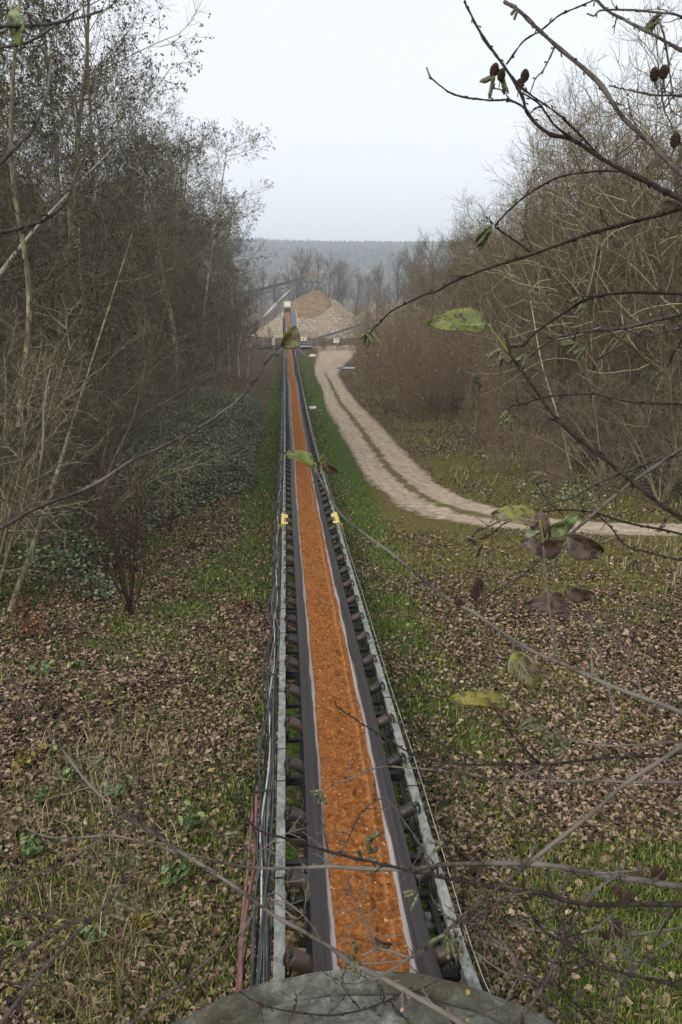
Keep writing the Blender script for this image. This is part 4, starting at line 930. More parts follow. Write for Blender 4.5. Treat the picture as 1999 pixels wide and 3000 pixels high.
sd = 6; an = np.arange(sd) * 2 * math.pi / sd
lev = [(.12, .55), (.42, 1.0), (.75, .75), (1.0, .05)]; levc = [(.08, 1.0), (.4, .62), (.75, .28), (1.0, .02)]
rw = hh_ * rng.uniform(.26, .36, n); vs = []
for (ha, ra), (hb, rb) in zip(lev, levc):
    hq = np.where(con, hb * 1.25, ha) * hh_; rq = np.where(con, rb * .7, ra) * rw
    jit = 1 + rng.normal(0, .22, (n, sd)); vs.append(np.stack([x[:, None] + rq[:, None] * jit * np.cos(an), y[:, None] + rq[:, None] * jit * np.sin(an), z[:, None] + hq[:, None] + rng.normal(0, .6, (n, sd))], -1))
Vv = np.stack(vs, 1); idx = np.arange(n * 4 * sd).reshape(n, 4, sd)
q = np.stack([idx[:, :-1], np.roll(idx[:, :-1], -1, 2), np.roll(idx[:, 1:], -1, 2), idx[:, 1:]], -1).reshape(-1, 4)
b = MB(); b.add(Vv, q)
tag(b.build('hill_wood', mat_leaf('far_wood', [(0, srgb(50, 52, 44)), (.5, srgb(86, 80, 68)), (1, srgb(114, 106, 92))], .9, .1), smooth=False), 'distant wood covering the hillside beyond the pit, blue with haze', 'far wood', kind='stuff')
# ------------------------------------------------------------------ the pit: second conveyor, heap, stacker and plant
def gz(y): return CAMZ - float(G(y))
M_STEELG = mat_plain('grey_plant_steel', srgb(122, 126, 128), .5, .25, .2)
M_STEELD = mat_plain('weathered_boom_steel', srgb(86, 88, 88), .6, .1, .2)
M_CREAM = mat_plain('cream_panel', srgb(226, 220, 202), .55, 0, .08)
M_OLIVE = mat_plain('rusty_panel', srgb(136, 116, 84), .7, 0, .2)
M_TUBE = mat_plain('pale_grey_tube', srgb(168, 172, 170), .45, .2, .12)
A_ = at_y(849, 1021, 128); B_ = at_y(842.5, 908, 168)
inc = empty('inclined_conveyor', (A_[0], A_[1], gz(128)), 'inclined conveyor with white hood climbing beyond the end of the long belt', 'conveyor'); il = np.array(inc.location)
def ip(t, s, h=0):
    d = nrm(B_ - A_); x = nrm(np.cross(d, [0, 0, 1.])); z = np.cross(x, d); return A_ + (B_ - A_) * t + x * s + z * h
for sg in (-1, 1):
    m = MB(); m.bar(ip(0, .56 * sg, -.1), ip(1, .56 * sg, -.1), .08, .2); m.build('rail', M_STEELG, inc, il, smooth=False)
m = MB(); d = nrm(B_ - A_); x_ = nrm(np.cross(d, [0, 0, 1.])); z_ = np.cross(x_, d)
m.sweep([(ip(q, 0), x_, z_) for q in (0, .5, 1)], [(-.44, .10), (-.24, -.02), (.24, -.02), (.44, .10), (.44, .09), (.24, -.03), (-.24, -.03), (-.44, .09)]); m.build('belt', mat_plain('grey_belt', srgb(120, 114, 116), .6), inc, il, smooth=False)
for t_ in np.linspace(.01, .97, 42):
    m = MB()
    for sg in (-1, 1): m.tubes(np.stack([ip(t_, .30 * sg, -.08), ip(t_, .53 * sg, .08)]), np.array([.06, .06]), 8, cap=True)
    m.bar(ip(t_, -.55, -.16), ip(t_, .55, -.16), .06, .06)
    m.build('idler', M_DARKSTEEL, inc, il)
m = MB(); m.bar(ip(.92, 0, .38), ip(1.03, 0, .38), 1.25, .75); m.build('hood', mat_plain('dark_hood', srgb(72, 72, 70), .6), inc, il, smooth=False)
m = MB()
for k in range(5): m.bar(ip(.985 + .012 * k, -.66 + .0, .80 + .17 * min(k, 4) * .9), ip(.985 + .012 * k, .66, .80 + .17 * k * .9), .6, .16)
m.build('hood_cover', M_CREAM, inc, il, smooth=False)
m = MB(); m.bar(ip(.25, 1.12, -.2), ip(.93, 1.12, -.2), .95, .06)
for t_ in np.linspace(.25, .93, 7): m.bar(ip(t_, .6, -.24), ip(t_, 1.6, -.24), .08, .08)
m.build('walkway', mat_plain('walkway_grating', srgb(96, 100, 100), .7, .1), inc, il, smooth=False)
m = MB()
for t_ in np.linspace(.25, .97, 9): m.bar(ip(t_, 1.62, -.2), ip(t_, 1.62, .9), .05, .05)
m.bar(ip(.25, 1.62, .9), ip(.97, 1.62, .9), .05, .05); m.bar(ip(.25, 1.62, .4), ip(.97, 1.62, .4), .04, .04)
m.bar(ip(.90, 1.62, -.2), ip(.90, 1.62, 1.2), .14, .14)
m.build('handrail', M_TUBE, inc, il, smooth=False)
m = MB()
m.bar(ip(.84, -.6, -.3), ip(.84, -2.2, -.3), 1.6, .08); 
for sg in (-2.2, -1.4, -.7): m.bar(ip(.80, sg, -.3), ip(.80, sg, .9), .05, .05); m.bar(ip(.88, sg, -.3), ip(.88, sg, .9), .05, .05)
m.bar(ip(.80, -2.2, .9), ip(.80, -.7, .9), .05, .05); m.bar(ip(.88, -2.2, .9), ip(.88, -.7, .9), .05, .05)
m.build('platform', M_STEELG, inc, il, smooth=False)
for t_ in (.18, .45, .72, .97):
    for sg in (-1, 1):
        p = ip(t_, .6 * sg, -.2); q = np.array([p[0] + .35 * sg, p[1], gz(p[1]) - .1]); m = MB(); m.bar(p, q, .14, .14); m.build('leg', M_STEELG, inc, il, smooth=False)
m = MB(); m.bar(ip(.30, -.6, -.5), ip(.95, -.95, -1.2), .1, .1); m.bar(ip(.30, -.95, -1.6), ip(.95, -.95, -3.0), .1, .1)
for t_ in np.linspace(.3, .95, 9): m.bar(ip(t_, -.6, -.3), ip(t_ + .04, -.95, -2.4 * t_ - .6), .07, .07)
m.build('bracing', M_DARKSTEEL, inc, il, smooth=False)
m = MB(); us_ = np.linspace(-1, 1, 9); ts_ = np.linspace(.005, .93, 260)
V_ = np.array([[ip(t, u * .30, .02 + .09 * (1 - u * u) + .03 * (R.random() - .5)) for u in us_] for t in ts_]); ix = np.arange(260 * 9).reshape(260, 9)
m.add(V_, np.stack([ix[:-1, :-1], ix[:-1, 1:], ix[1:, 1:], ix[1:, :-1]], -1).reshape(-1, 4), 0, np.stack(np.broadcast_arrays(((us_ + 1) / 2)[None], ts_[:, None] * 40), -1))
tag(m.build('sand_load', M_SAND, uv=True), 'narrow orange sand ribbon climbing to the white hood', 'sand')

# gravel heap with its cone of brown sand
hp = at_y(932, 985, 186); hx0, hy0 = hp[0], 186.0
heap = empty('gravel_heap', (hx0, hy0, gz(hy0)), 'broad pale gravel heap with a brown sand face, behind the conveyors', 'gravel heap')
def heapz(x, y):
    r = np.hypot((x - hx0), (y - hy0) * .95); a = np.arctan2(y - hy0, x - hx0)
    rr_ = r * (1 + .06 * np.sin(a * 3 + 1) + .04 * np.sin(a * 7))
    z = 10.2 - np.sqrt(rr_ ** 2 + 1.6) * .74
    sh = np.exp(-(((x - hx0 - 5) / 3.0) ** 2 + ((y - hy0 + 2) / 5) ** 2)) * .5 + np.exp(-(((x - hx0 + 5.8) / 2.5) ** 2 + ((y - hy0 + 1) / 4) ** 2)) * .9
    return z + sh
gxh = np.linspace(-18, 18, 240); X_, Y_ = np.meshgrid(gxh + hx0, gxh + hy0)
Z_ = heapz(X_, Y_); nz_ = (fbm(X_ * 1.3, Y_ * 1.3, 14, 4) - .5) * .9 + (fbm(X_ * 4, Y_ * 4, 15, 2) - .5) * .35
Zg = np.maximum(Z_ + nz_ * .6, -.6) + gz(hy0)
ix = np.arange(240 * 240).reshape(240, 240); q = np.stack([ix[:-1, :-1], ix[:-1, 1:], ix[1:, 1:], ix[1:, :-1]], -1).reshape(-1, 4)
t = NT('pale_gravel', .95, 0, .15); v = t.coord()
vo = t.voro(v, 5.5, 'Color'); vd_ = t.voro(v, 5.5, 'Distance')
c = t.ramp(t.sep(vo)[0], [(0, srgb(116, 104, 86)), (.4, srgb(158, 144, 122)), (.75, srgb(188, 176, 156)), (1, srgb(216, 208, 192))])
c = t.mix(t.ramp(vd_, [(.45, (0, 0, 0)), (.72, (.85, .85, .85))]), c, srgb(84, 74, 62))
c = t.mix(t.ramp(t.noise(v, .35, 4), [(.42, (0, 0, 0)), (.62, (.6, .6, .6))]), c, srgb(150, 132, 106))
t.bump(t.math('SUBTRACT', 1.0, vd_), .8, .2); M_GRAV = t.col(c)
m = MB(); m.add(np.stack([X_, Y_, Zg], -1), q); m.build('gravel', M_GRAV, heap, tuple(heap.location))
# the sand face: a scooped oval patch on the near slope
gs_ = np.linspace(-1, 1, 60); a_ = np.linspace(0, 2 * math.pi, 72, endpoint=False); rq = np.linspace(0, 1, 26)
cxs, cys = hx0 - 1.7, hy0 - 3.6
XS = cxs + 5.0 * rq[:, None] * np.cos(a_)[None]; YS = cys + 4.6 * rq[:, None] * np.sin(a_)[None]
ZS = heapz(XS, YS) + .55 * (1 - rq[:, None] ** 6) + .025 * np.sin(YS * 3.1 + XS * .6) + (fbm(XS * .8, YS * 1.6, 16) - .5) * .3 - .5 * (rq[:, None] > .99)
m = MB(); ix = np.arange(26 * 72).reshape(26, 72)
m.add(np.stack([XS, YS, ZS + gz(hy0)], -1), np.stack([ix[:-1], np.roll(ix[:-1], -1, 1), np.roll(ix[1:], -1, 1), ix[1:]], -1).reshape(-1, 4))
t = NT('brown_sand', .95, 0, .1); v = t.coord(); n = t.noise(t.coord('Object', (.5, 1.6, 1.6)), 1.4, 6, .65)
c = t.ramp(n, [(.3, srgb(92, 76, 58)), (.5, srgb(120, 102, 80)), (.7, srgb(146, 126, 102))]); t.bump(n, .4, .2)
m.build('sand_face', t.col(c), heap, tuple(heap.location))
# second pale heap farther right
h2 = at_y(1175, 960, 236); X2, Y2 = np.meshgrid(np.linspace(-22, 22, 90) + h2[0], np.linspace(-14, 14, 60) + 236)
z2 = np.maximum(6.4 - np.maximum(np.abs(X2 - h2[0]) - 7, 0) * .62 - np.abs(Y2 - 236) * .6 + (fbm(X2 * .9, Y2 * .9, 18) - .5) * 1.2, -.6) + gz(236)
ix = np.arange(X2.size).reshape(X2.shape); m = MB(); m.add(np.stack([X2, Y2, z2], -1), np.stack([ix[:-1, :-1], ix[:-1, 1:], ix[1:, 1:], ix[1:, :-1]], -1).reshape(-1, 4))
tag(m.build('gravel_heap', M_GRAV), 'farther whitish gravel heap half hidden behind bare trees right of the sand heap', 'gravel heap')

# stacker conveyor over the heap
YS_ = 187.0; P_ = lambda px, py, dy=0.0: at_y(px, py, YS_ + dy)
sl = np.array(P_(735, 985)); sl[2] = gz(YS_)
stk = empty('stacker_conveyor', tuple(sl), 'raised stacker boom on a slanting tubular strut above the gravel heap', 'conveyor')
for dy, nm in ((-.7, 'boom_side'), (.7, 'boom_side')):
    m = MB(); m.bar(P_(630, 880, dy), P_(803, 839, dy), .1, .55); m.bar(P_(803, 839, dy), P_(866, 822, dy), .1, .55); m.bar(P_(866, 822, dy), P_(897, 810.5, dy), .1, .55)
    lo = [(640, 893), (744, 866), (803, 852), (862, 836), (894, 826.5), (942, 826.5)]
    for a, c in zip(lo[:-1], lo[1:]): m.bar(P_(*a, dy), P_(*c, dy), .22, .22)
    for k in range(14):
        f = k / 13; u0 = 650 + 235 * f; f2 = (k + .5) / 13; u1 = 650 + 235 * f2
        yu = lambda u: np.interp(u, [630, 803, 866, 897], [880, 839, 822, 810.5]); yl = lambda u: np.interp(u, [640, 744, 803, 862, 894], [893, 866, 852, 836, 826.5])
        m.bar(P_(u0, yu(u0), dy), P_(u1, yl(u1), dy), .12, .12); m.bar(P_(u1, yl(u1), dy), P_(u0 + 18, yu(u0 + 18), dy), .12, .12)
    m.build(nm, M_STEELD, stk, sl, smooth=False)
m = MB(); m.bar(P_(630, 876), P_(803, 835), 1.1, .12); m.bar(P_(803, 835), P_(866, 818), 1.1, .12); m.bar(P_(866, 818), P_(905, 805), 1.1, .12)
m.build('belt', mat_plain('dark_belt', srgb(66, 64, 62), .7), stk, sl, smooth=False)
m = MB(); m.box(P_(913, 811.5), (2.9, 1.5, 1.3)); m.build('head_box', mat_plain('faded_green_head', srgb(120, 124, 108), .7, 0, .25, 2), stk, sl, smooth=False)
m = MB(); m.box(P_(912, 806.5, -.78), (3.1, .06, .7)); m.box(P_(932, 814, -.6), (.12, .12, 2.0)); m.bar(P_(893, 802.2, -.8), P_(933, 803.5, -.8), .1, .1)
m.build('guard_panel', M_OLIVE, stk, sl, smooth=False)
m = MB()
for px in (932, 937, 942): m.bar(P_(px, 826, -.7), P_(px, 811, -.7), .07, .07)
m.bar(P_(930, 811, -.7), P_(943, 811, -.7), .06, .06); m.bar(P_(930, 818, -.7), P_(943, 818, -.7), .06, .06); m.build('handrail', M_STEELG, stk, sl, smooth=False)
m = MB(); m.tubes(np.stack([P_(770, 934), P_(811, 889.5)]), np.array([.36, .36]), 14, cap=True); m.tubes(np.stack([P_(809, 891.5), P_(863, 837.5)]), np.array([.31, .31]), 14, cap=True)
m.tubes(np.stack([P_(774, 940, .8), P_(820, 890, .8)]), np.array([.15, .15]), 8, cap=True); m.build('strut', M_TUBE, stk, sl)
m = MB(); m.bar(P_(770, 934), np.array([*P_(765, 985)[:2], gz(YS_)]), .6, .6); m.bar(P_(776, 934), np.array([*P_(800, 985)[:2], gz(YS_)]), .3, .3); m.build('leg', M_STEELG, stk, sl, smooth=False)
m = MB(); m.tubes(np.stack([P_(869, 838, -1), P_(868.6, 928, -1)]), np.array([.04, .04]), 5); m.build('hanging_cable', M_DARKSTEEL, stk, sl)

# dark cross conveyor in front of the heap
YC = 137.0; C_ = lambda px, py, dy=0.0: at_y(px, py, YC + dy)
tl = np.array(C_(911, 1030)); tl[2] = gz(YC)
crs = empty('cross_conveyor', tuple(tl), 'dark conveyor on lattice legs slanting up to the right before the gravel heap', 'conveyor')
m = MB(); m.bar(C_(905, 999), C_(1215, 902), .9, .22); m.build('belt', mat_plain('black_belt', srgb(44, 44, 46), .6), crs, tl, smooth=False)
for dy in (-.6, .6):
    m = MB(); yu = lambda u: 1001.5 + (u - 905) * (904.5 - 1001.5) / 310.; yl = lambda u: 1014 + (u - 905) * (917 - 1014) / 310.
    m.bar(C_(905, 1001.5, dy), C_(1215, 904.5, dy), .1, .16); m.bar(C_(905, 1014, dy), C_(1215, 917, dy), .1, .12)
    for u in np.arange(920, 1212, 14.5): m.bar(C_(u, yu(u), dy), C_(u, yl(u), dy), .09, .09); m.bar(C_(u, yl(u), dy), C_(u + 14.5, yu(u + 14.5), dy), .07, .07)
    for u in np.arange(915, 1212, 9.0): m.box(C_(u, yu(u) - 4.2, dy), (.14, .14, .16))
    m.build('side_truss', M_STEELG, crs, tl, smooth=False)
for px, sx in ((927, 18), (990, 0), (1060, 0), (1130, 0), (1200, 0)):
    for dy in (-.6, .6):
        p = C_(px, 1014 + (px - 905) * (917 - 1014) / 310., dy); m = MB(); m.bar(p, np.array([p[0] + sx * .06, p[1] + dy * .5, gz(YC) - .1]), .13, .13); m.build('leg', M_TUBE, crs, tl, smooth=False)
m = MB()
for px in (880, 891, 903, 914): m.bar(C_(px, 1015, -1), C_(px, 997, -1), .07, .07); m.bar(C_(px, 1015, .6), C_(px, 997, .6), .07, .07)
for py in (997, 1005): m.bar(C_(880, py, -1), C_(914, py, -1), .07, .07)
m.bar(C_(879, 1015, -.2), C_(915, 1015, -.2), 1.8, .12); m.build('platform', M_TUBE, crs, tl, smooth=False)
m = MB(); m.box(C_(900, 1023.5, -.2), (1.6, 1.2, .85)); m.bar(C_(893, 1021, -.85), C_(907, 1021, -.85), .1, .06); m.build('hopper', mat_plain('dark_hopper', srgb(58, 52, 48), .8), crs, tl, smooth=False)
m = MB(); p = C_(890, 993, -1.1); m.box(p, (.98, .12, .62)); o = m.build('control_box', M_CREAM, crs, tl, smooth=False)
m = MB(); m.box(p + [0, -.075, -.02], (.17, .03, .2)); m.build('emblem', M_DARKSTEEL, o, tl, smooth=False)
# plant seen between the trunks on the left
ll = at_y(785, 1010, 140); ll[2] = gz(140); L_ = lambda px, py, dy=0.0: at_y(px, py, 140 + dy)
fr = empty('steel_frame', tuple(ll), 'low grey steel railing frame left of the inclined conveyor', 'frame')
m = MB()
for px in (771, 785, 797): m.bar(L_(px, 989), np.array([*L_(px, 1006)[:2], gz(140)]), .1, .1)
m.bar(L_(769, 990), L_(799, 990), .1, .1); m.bar(L_(769, 1006), L_(799, 1006), .1, .1); m.build('railing', M_TUBE, fr, ll, smooth=False)
m = MB(); m.bar(L_(755, 1024, -3), L_(832, 1009, -3), .5, .25); m.bar(L_(755, 1030, -3), L_(832, 1015, -3), .15, .15); m.build('chute', M_DARKSTEEL, fr, ll, smooth=False)
dr = empty('drum_stack', tuple(np.array([*L_(802, 1000, -1)[:2], gz(139)])), 'stack of whitish drums beside the grey frame left of the inclined conveyor', 'drums'); dl = np.array(dr.location)
for k in range(4):
    z0 = dl[2] + .42 * k; m = MB(); zz = [0, 0, .03, .18, .2, .38, .40, .40]; rr_ = [.02, .24, .26, .25, .27, .26, .24, .02]
    m.tubes(np.array([[dl[0], dl[1], z0 + q] for q in zz]), np.array(rr_), 14); m.build('drum', M_CREAM, dr, dl)
# notice board on a post
p = at_y(986, 998, 131); sb = np.array([p[0], 131, gz(131)])
sg_ = empty('notice_board', tuple(sb), 'small white notice board with a green patch standing by the track end', 'sign')
m = MB(); m.box(p, (.88, .04, .66)); bd = m.build('board', mat_plain('white_board', srgb(232, 232, 230), .5, 0, .04), sg_, sb, smooth=False)
m = MB(); m.box(p + [.06, -.024, .18], (.6, .012, .12)); m.build('dark_lettering', mat_plain('violet_ink', srgb(84, 74, 112), .6), bd, sb, smooth=False)
m = MB(); m.box(p + [.10, -.024, -.14], (.5, .012, .16)); m.build('green_patch', mat_plain('green_ink', srgb(132, 168, 92), .6), bd, sb, smooth=False)
m = MB(); m.bar(p + [0, .04, .3], sb - [0, -.04, .1], .07, .07); m.build('post', M_STEELG, sg_, sb, smooth=False)
for k, (px, py) in enumerate([(955, 1030), (985, 1029), (1015, 1028), (1045, 1027), (1070, 1024), (935, 1031)]):
    g = on_ground(px, py); o = copy_tree(thk[k % 4]); place(o, g[0], g[1] + 2.0, R.uniform(0, 6.28), R.uniform(.62, .8)); tag(o, 'brown scrub thicket at the foot of the cross conveyor beyond the track end', 'thicket', 'scrub at the foot of the cross conveyor')
for k, (px, py, y) in enumerate([(715, 900, 128), (752, 925, 134), (690, 880, 120), (780, 950, 126), (1085, 905, 165), (1120, 870, 168), (1150, 850, 158)]):
    o = copy_tree(pop[k % 3]); tp = at_y(px, py, y); place(o, tp[0], y, R.uniform(0, 6.28), max((tp[2] - gz(y)) / 17.0, .25))
    if k < 4: tag(o, 'young bare tree at the far tip of the left wood, %s from the inclined conveyor' % ['third', 'second', 'fourth', 'nearest'][k], 'tree', 'young trees at the far tip of the left wood')
    else: tag(o, 'young bare tree before the farther whitish heap, %s from the left' % ['first', 'second', 'third'][k - 4], 'tree', 'young trees before the farther heap')
# pale stones beside the conveyor and a gull
def stone(px, py, r, label, seed):
    g = on_ground(px, py); bpy_m = bpy.data.meshes.new('stone'); import bmesh
    bm = bmesh.new(); bmesh.ops.create_icosphere(bm, subdivisions=3, radius=r)
    for q in bm.verts:
        k = 1 + .5 * (float(vnoise(q.co.x / r * 1.5 + seed, q.co.y / r * 1.5 + q.co.z / r, seed)) - .5); q.co = q.co * k; q.co.z *= .5
    for f in bm.faces: f.smooth = True
    bm.to_mesh(bpy_m); bm.free(); bpy_m.materials.append(M_STONE); o = bpy.data.objects.new('stone', bpy_m); COL.objects.link(o); o.location = (g[0], g[1], g[2] + r * .2); tag(o, label, 'stone')
M_STONE = mat_plain('pale_stone', srgb(206, 196, 176), .9, 0, .12)
stone(916, 1199, .34, 'flat pale stone on the green strip right of the conveyor', 3)
stone(938, 1204, .12, 'small white stone next to the flat pale one on the green strip', 4)
stone(916, 1046, .6, 'whitish boulder on the grass near the far end of the long conveyor', 5)
bp_ = at_y(942, 797, 120); m = MB(); xs = np.array([-.26, -.2, -.1, 0, .1, .18, .25, .3]); m.tubes(bp_ + np.stack([xs, 0 * xs, .02 * xs], -1), np.array([.01, .03, .06, .075, .065, .04, .045, .008]), 10)
for sgn in (-1, 1):
    w0 = bp_ + np.array([0, .03 * sgn, .03])
    m.tubes(np.stack([w0, w0 + [.03, .22 * sgn, .14], w0 + [-.06, .52 * sgn, .10]]) , np.array([.05, .035, .006]), 6)
tag(m.build('bird', mat_plain('gull_white', srgb(220, 220, 222), .7)), 'tiny pale bird flying in front of the far trees right of the stacker head', 'bird')

# ------------------------------------------------------------------ alder branches close to the camera
B_NEAR = mat_bark('near_alder_bark', srgb(36, 31, 28), srgb(92, 84, 77), (40, 40, 14), .25, spots=srgb(110, 104, 96))
B_NEARD = mat_bark('dark_alder_bark', srgb(24, 20, 18), srgb(62, 54, 48), (40, 40, 14), .25)
t = NT('catkin', .75, 0, .3); M_CAT = t.col(t.ramp(t.noise(t.coord('Object'), 260, 3), [(.35, srgb(48, 49, 33)), (.55, srgb(94, 95, 68)), (.72, srgb(140, 139, 108))]))
t = NT('cone_scale', .8, 0, .25); M_CONE = t.col(t.ramp(t.noise(t.coord('Object'), 220, 3), [(.3, srgb(30, 23, 18)), (.6, srgb(62, 46, 34)), (.8, srgb(92, 72, 54))]))
def leafmat(name, a, b_, c_):
    t = NT(name, .5, 0, .4); n = t.noise(t.coord('Object'), 95, 5, .7); n2 = t.noise(t.coord('Object'), 34, 4)
    col = t.mix(t.ramp(n2, [(.42, (0, 0, 0)), (.6, (1, 1, 1))]), a, b_); col = t.mix(t.ramp(n, [(.46, (0, 0, 0)), (.58, (1, 1, 1))]), col, c_)
    u = t.sep(t.new('ShaderNodeUVMap').outputs[0]); f = t.math('ABSOLUTE', u[0]); mid = t.math('LESS_THAN', f, .045)
    vein = t.math('GREATER_THAN', t.math('SINE', t.math('MULTIPLY', t.math('SUBTRACT', u[1], t.math('MULTIPLY', f, .28)), 62.0)), .90)
    pale = tuple(min(1, x * 1.5 + .03) for x in a[:3]) + (1,); col = t.mix(t.math('MULTIPLY', t.math('MAXIMUM', mid, vein), .6), col, pale)
    t.b.inputs['Subsurface Weight'].default_value = 0.0; t.bump(t.math('ADD', n, t.math('MULTIPLY', vein, -.6)), .4, .002); return t.col(col)
LM = {'olive': leafmat('spotted_olive_leaf', srgb(84, 92, 34), srgb(108, 110, 42), srgb(46, 40, 18)),
      'green': leafmat('pale_green_leaf', srgb(92, 110, 56), srgb(140, 150, 112), srgb(66, 72, 36)),
      'brown': leafmat('brown_leaf', srgb(66, 50, 38), srgb(92, 78, 62), srgb(38, 27, 20)),
      'mixed': leafmat('half_withered_leaf', srgb(108, 110, 44), srgb(104, 90, 80), srgb(62, 48, 38)),
      'yellow': leafmat('yellow_green_leaf', srgb(92, 92, 22), srgb(116, 106, 30), srgb(50, 44, 14))}
def px_curve(pts, d0, d1, n=6):
    pts = np.array(pts, float); c2 = catmull(pts, n); L = np.concatenate([[0], np.cumsum(np.linalg.norm(np.diff(c2, axis=0), axis=1))]); L /= L[-1]
    return np.array([at_depth(a, b_, d0 + (d1 - d0) * q) for (a, b_), q in zip(c2, L)]), L
def add_buds(m, P, rad, rng, step=.03):
    d = np.linalg.norm(np.diff(P, axis=0), axis=1); cum = np.concatenate([[0], np.cumsum(d)]); n = int(cum[-1] / step)
    if n < 1: return
    for k in range(n):
        s_ = (k + rng.uniform(.2, .8)) * step; i = min(np.searchsorted(cum, s_) - 1, len(P) - 2); i = max(i, 0); tdir = nrm(P[i + 1] - P[i]); side = nrm(np.cross(tdir, rng.normal(0, 1, 3)))
        q = P[i] + (P[i + 1] - P[i]) * ((s_ - cum[i]) / max(d[i], 1e-6)); r = min(rad[i], .0012) + .0007; q = q + side * max(rad[i] - .0012, 0)
        m.tubes(np.stack([q, q + side * r * 1.2 + tdir * r * .6, q + side * r * 2.0 + tdir * r * 2.2, q + side * r * 2.2 + tdir * r * 3.6]), np.array([r * .5, r * .62, r * .7, r * .15]), 5)
def catkin(parent, off, p, dirn, L, r, rng):
    K = 25; t_ = np.linspace(0, 1, K); side = nrm(np.cross(dirn, rng.normal(0, 1, 3))); b_ = rng.uniform(-.18, .18)
    P = p + dirn * (t_ * L)[:, None] + side * (b_ * L * np.sin(t_ * 2.4))[:, None] + np.array([0, 0, -1]) * (t_ ** 2 * L * .12)[:, None]
    prof = np.clip(np.minimum(t_ * 9, (1 - t_) * 6), .06, 1) ** .5 * r * (1 + .16 * np.cos(np.arange(K) * math.pi)); m = MB(); m.tubes(P, prof, 9)
    o = m.build('catkin', M_CAT, parent, off); return o
def cone(parent, off, p, dirn, L, r, rng):
    K, M_ = 19, 14; t_ = np.linspace(0, 1, K); a = np.arange(M_) * 2 * math.pi / M_; x = nrm(np.cross(dirn, [.3, .8, .5])); y = np.cross(dirn, x)
    env = np.sin(np.clip(t_ * .94 + .04, 0, 1) * math.pi) ** .55
    V_ = np.empty((K, M_, 3))
    for k in range(K):
        bump = 1 + .17 * np.where((np.arange(M_) + k // 2) % 2 == 0, 1, -1) * (1 if k % 2 else .3)
        V_[k] = p + dirn * t_[k] * L + (x[None] * np.cos(a)[:, None] + y[None] * np.sin(a)[:, None]) * (env[k] * r * bump)[:, None]
    ix = np.arange(K * M_).reshape(K, M_); m = MB(); m.add(V_, np.stack([ix[:-1], np.roll(ix[:-1], -1, 1), np.roll(ix[1:], -1, 1), ix[1:]], -1).reshape(-1, 4))
    m.tubes(np.stack([p - dirn * L * .5, p + dirn * L * .06]), np.array([r * .12, r * .16]), 6)
    return m.build('cone', M_CONE, parent, off, smooth=False)
def leaf(parent, off, px, py, Lpx, Wpx, ang, d, kind, tilt=.5, curl=.35, cup=.25, yaw=0.0):
    """a broad leaf centred at a pixel; ang is the direction of its tip in the picture"""
    c = at_depth(px, py, d); ex_ = np.array([1, 0, 0.]); ey_ = np.array([0, math.sin(PITCH), math.cos(PITCH)]); ez_ = -np.cross(ex_, ey_) * -1
    s_ = d / FPX; a = math.radians(ang); u = ex_ * math.cos(a) + ey_ * math.sin(a); v_ = -ex_ * math.sin(a) + ey_ * math.cos(a); w_ = np.cross(u, v_)
    v2 = v_ * math.cos(tilt) + w_ * math.sin(tilt); w2 = np.cross(u, v2); N_, M_ = 17, 9
    t_ = np.linspace(0, 1, N_); f = np.linspace(-1, 1, M_)
    wid = (np.sin(np.pi * np.clip(t_, 0, 1) ** .82) ** .75) * (1 - .12 * t_) * (1 + .035 * np.cos(np.arange(N_) * 2.7)); wid[-1] = .0; wid[0] = .02
    T_, F_ = np.meshgrid(t_ - .5, f, indexing='ij'); Wd = wid[:, None] * Wpx * s_ / 2 / max(math.cos(tilt), .35)
    P = c + u * (T_ * Lpx * s_)[..., None] + v2 * (F_ * Wd)[..., None] + w2 * (np.abs(F_) ** 1.4 * Wd * cup + (T_ ** 2) * -curl * Lpx * s_ + .04 * Lpx * s_ * np.sin(T_ * 9 + F_ * 2.2))[..., None]
    ix = np.arange(N_ * M_).reshape(N_, M_); m = MB(); m.add(P, np.stack([ix[:-1, :-1], ix[1:, :-1], ix[1:, 1:], ix[:-1, 1:]], -1).reshape(-1, 4), 0, np.stack([F_, T_ + .5], -1))
    o = m.build('leaf', LM[kind], parent, off, uv=True); md = o.modifiers.new('thickness', 'SOLIDIFY'); md.thickness = .0006; return o
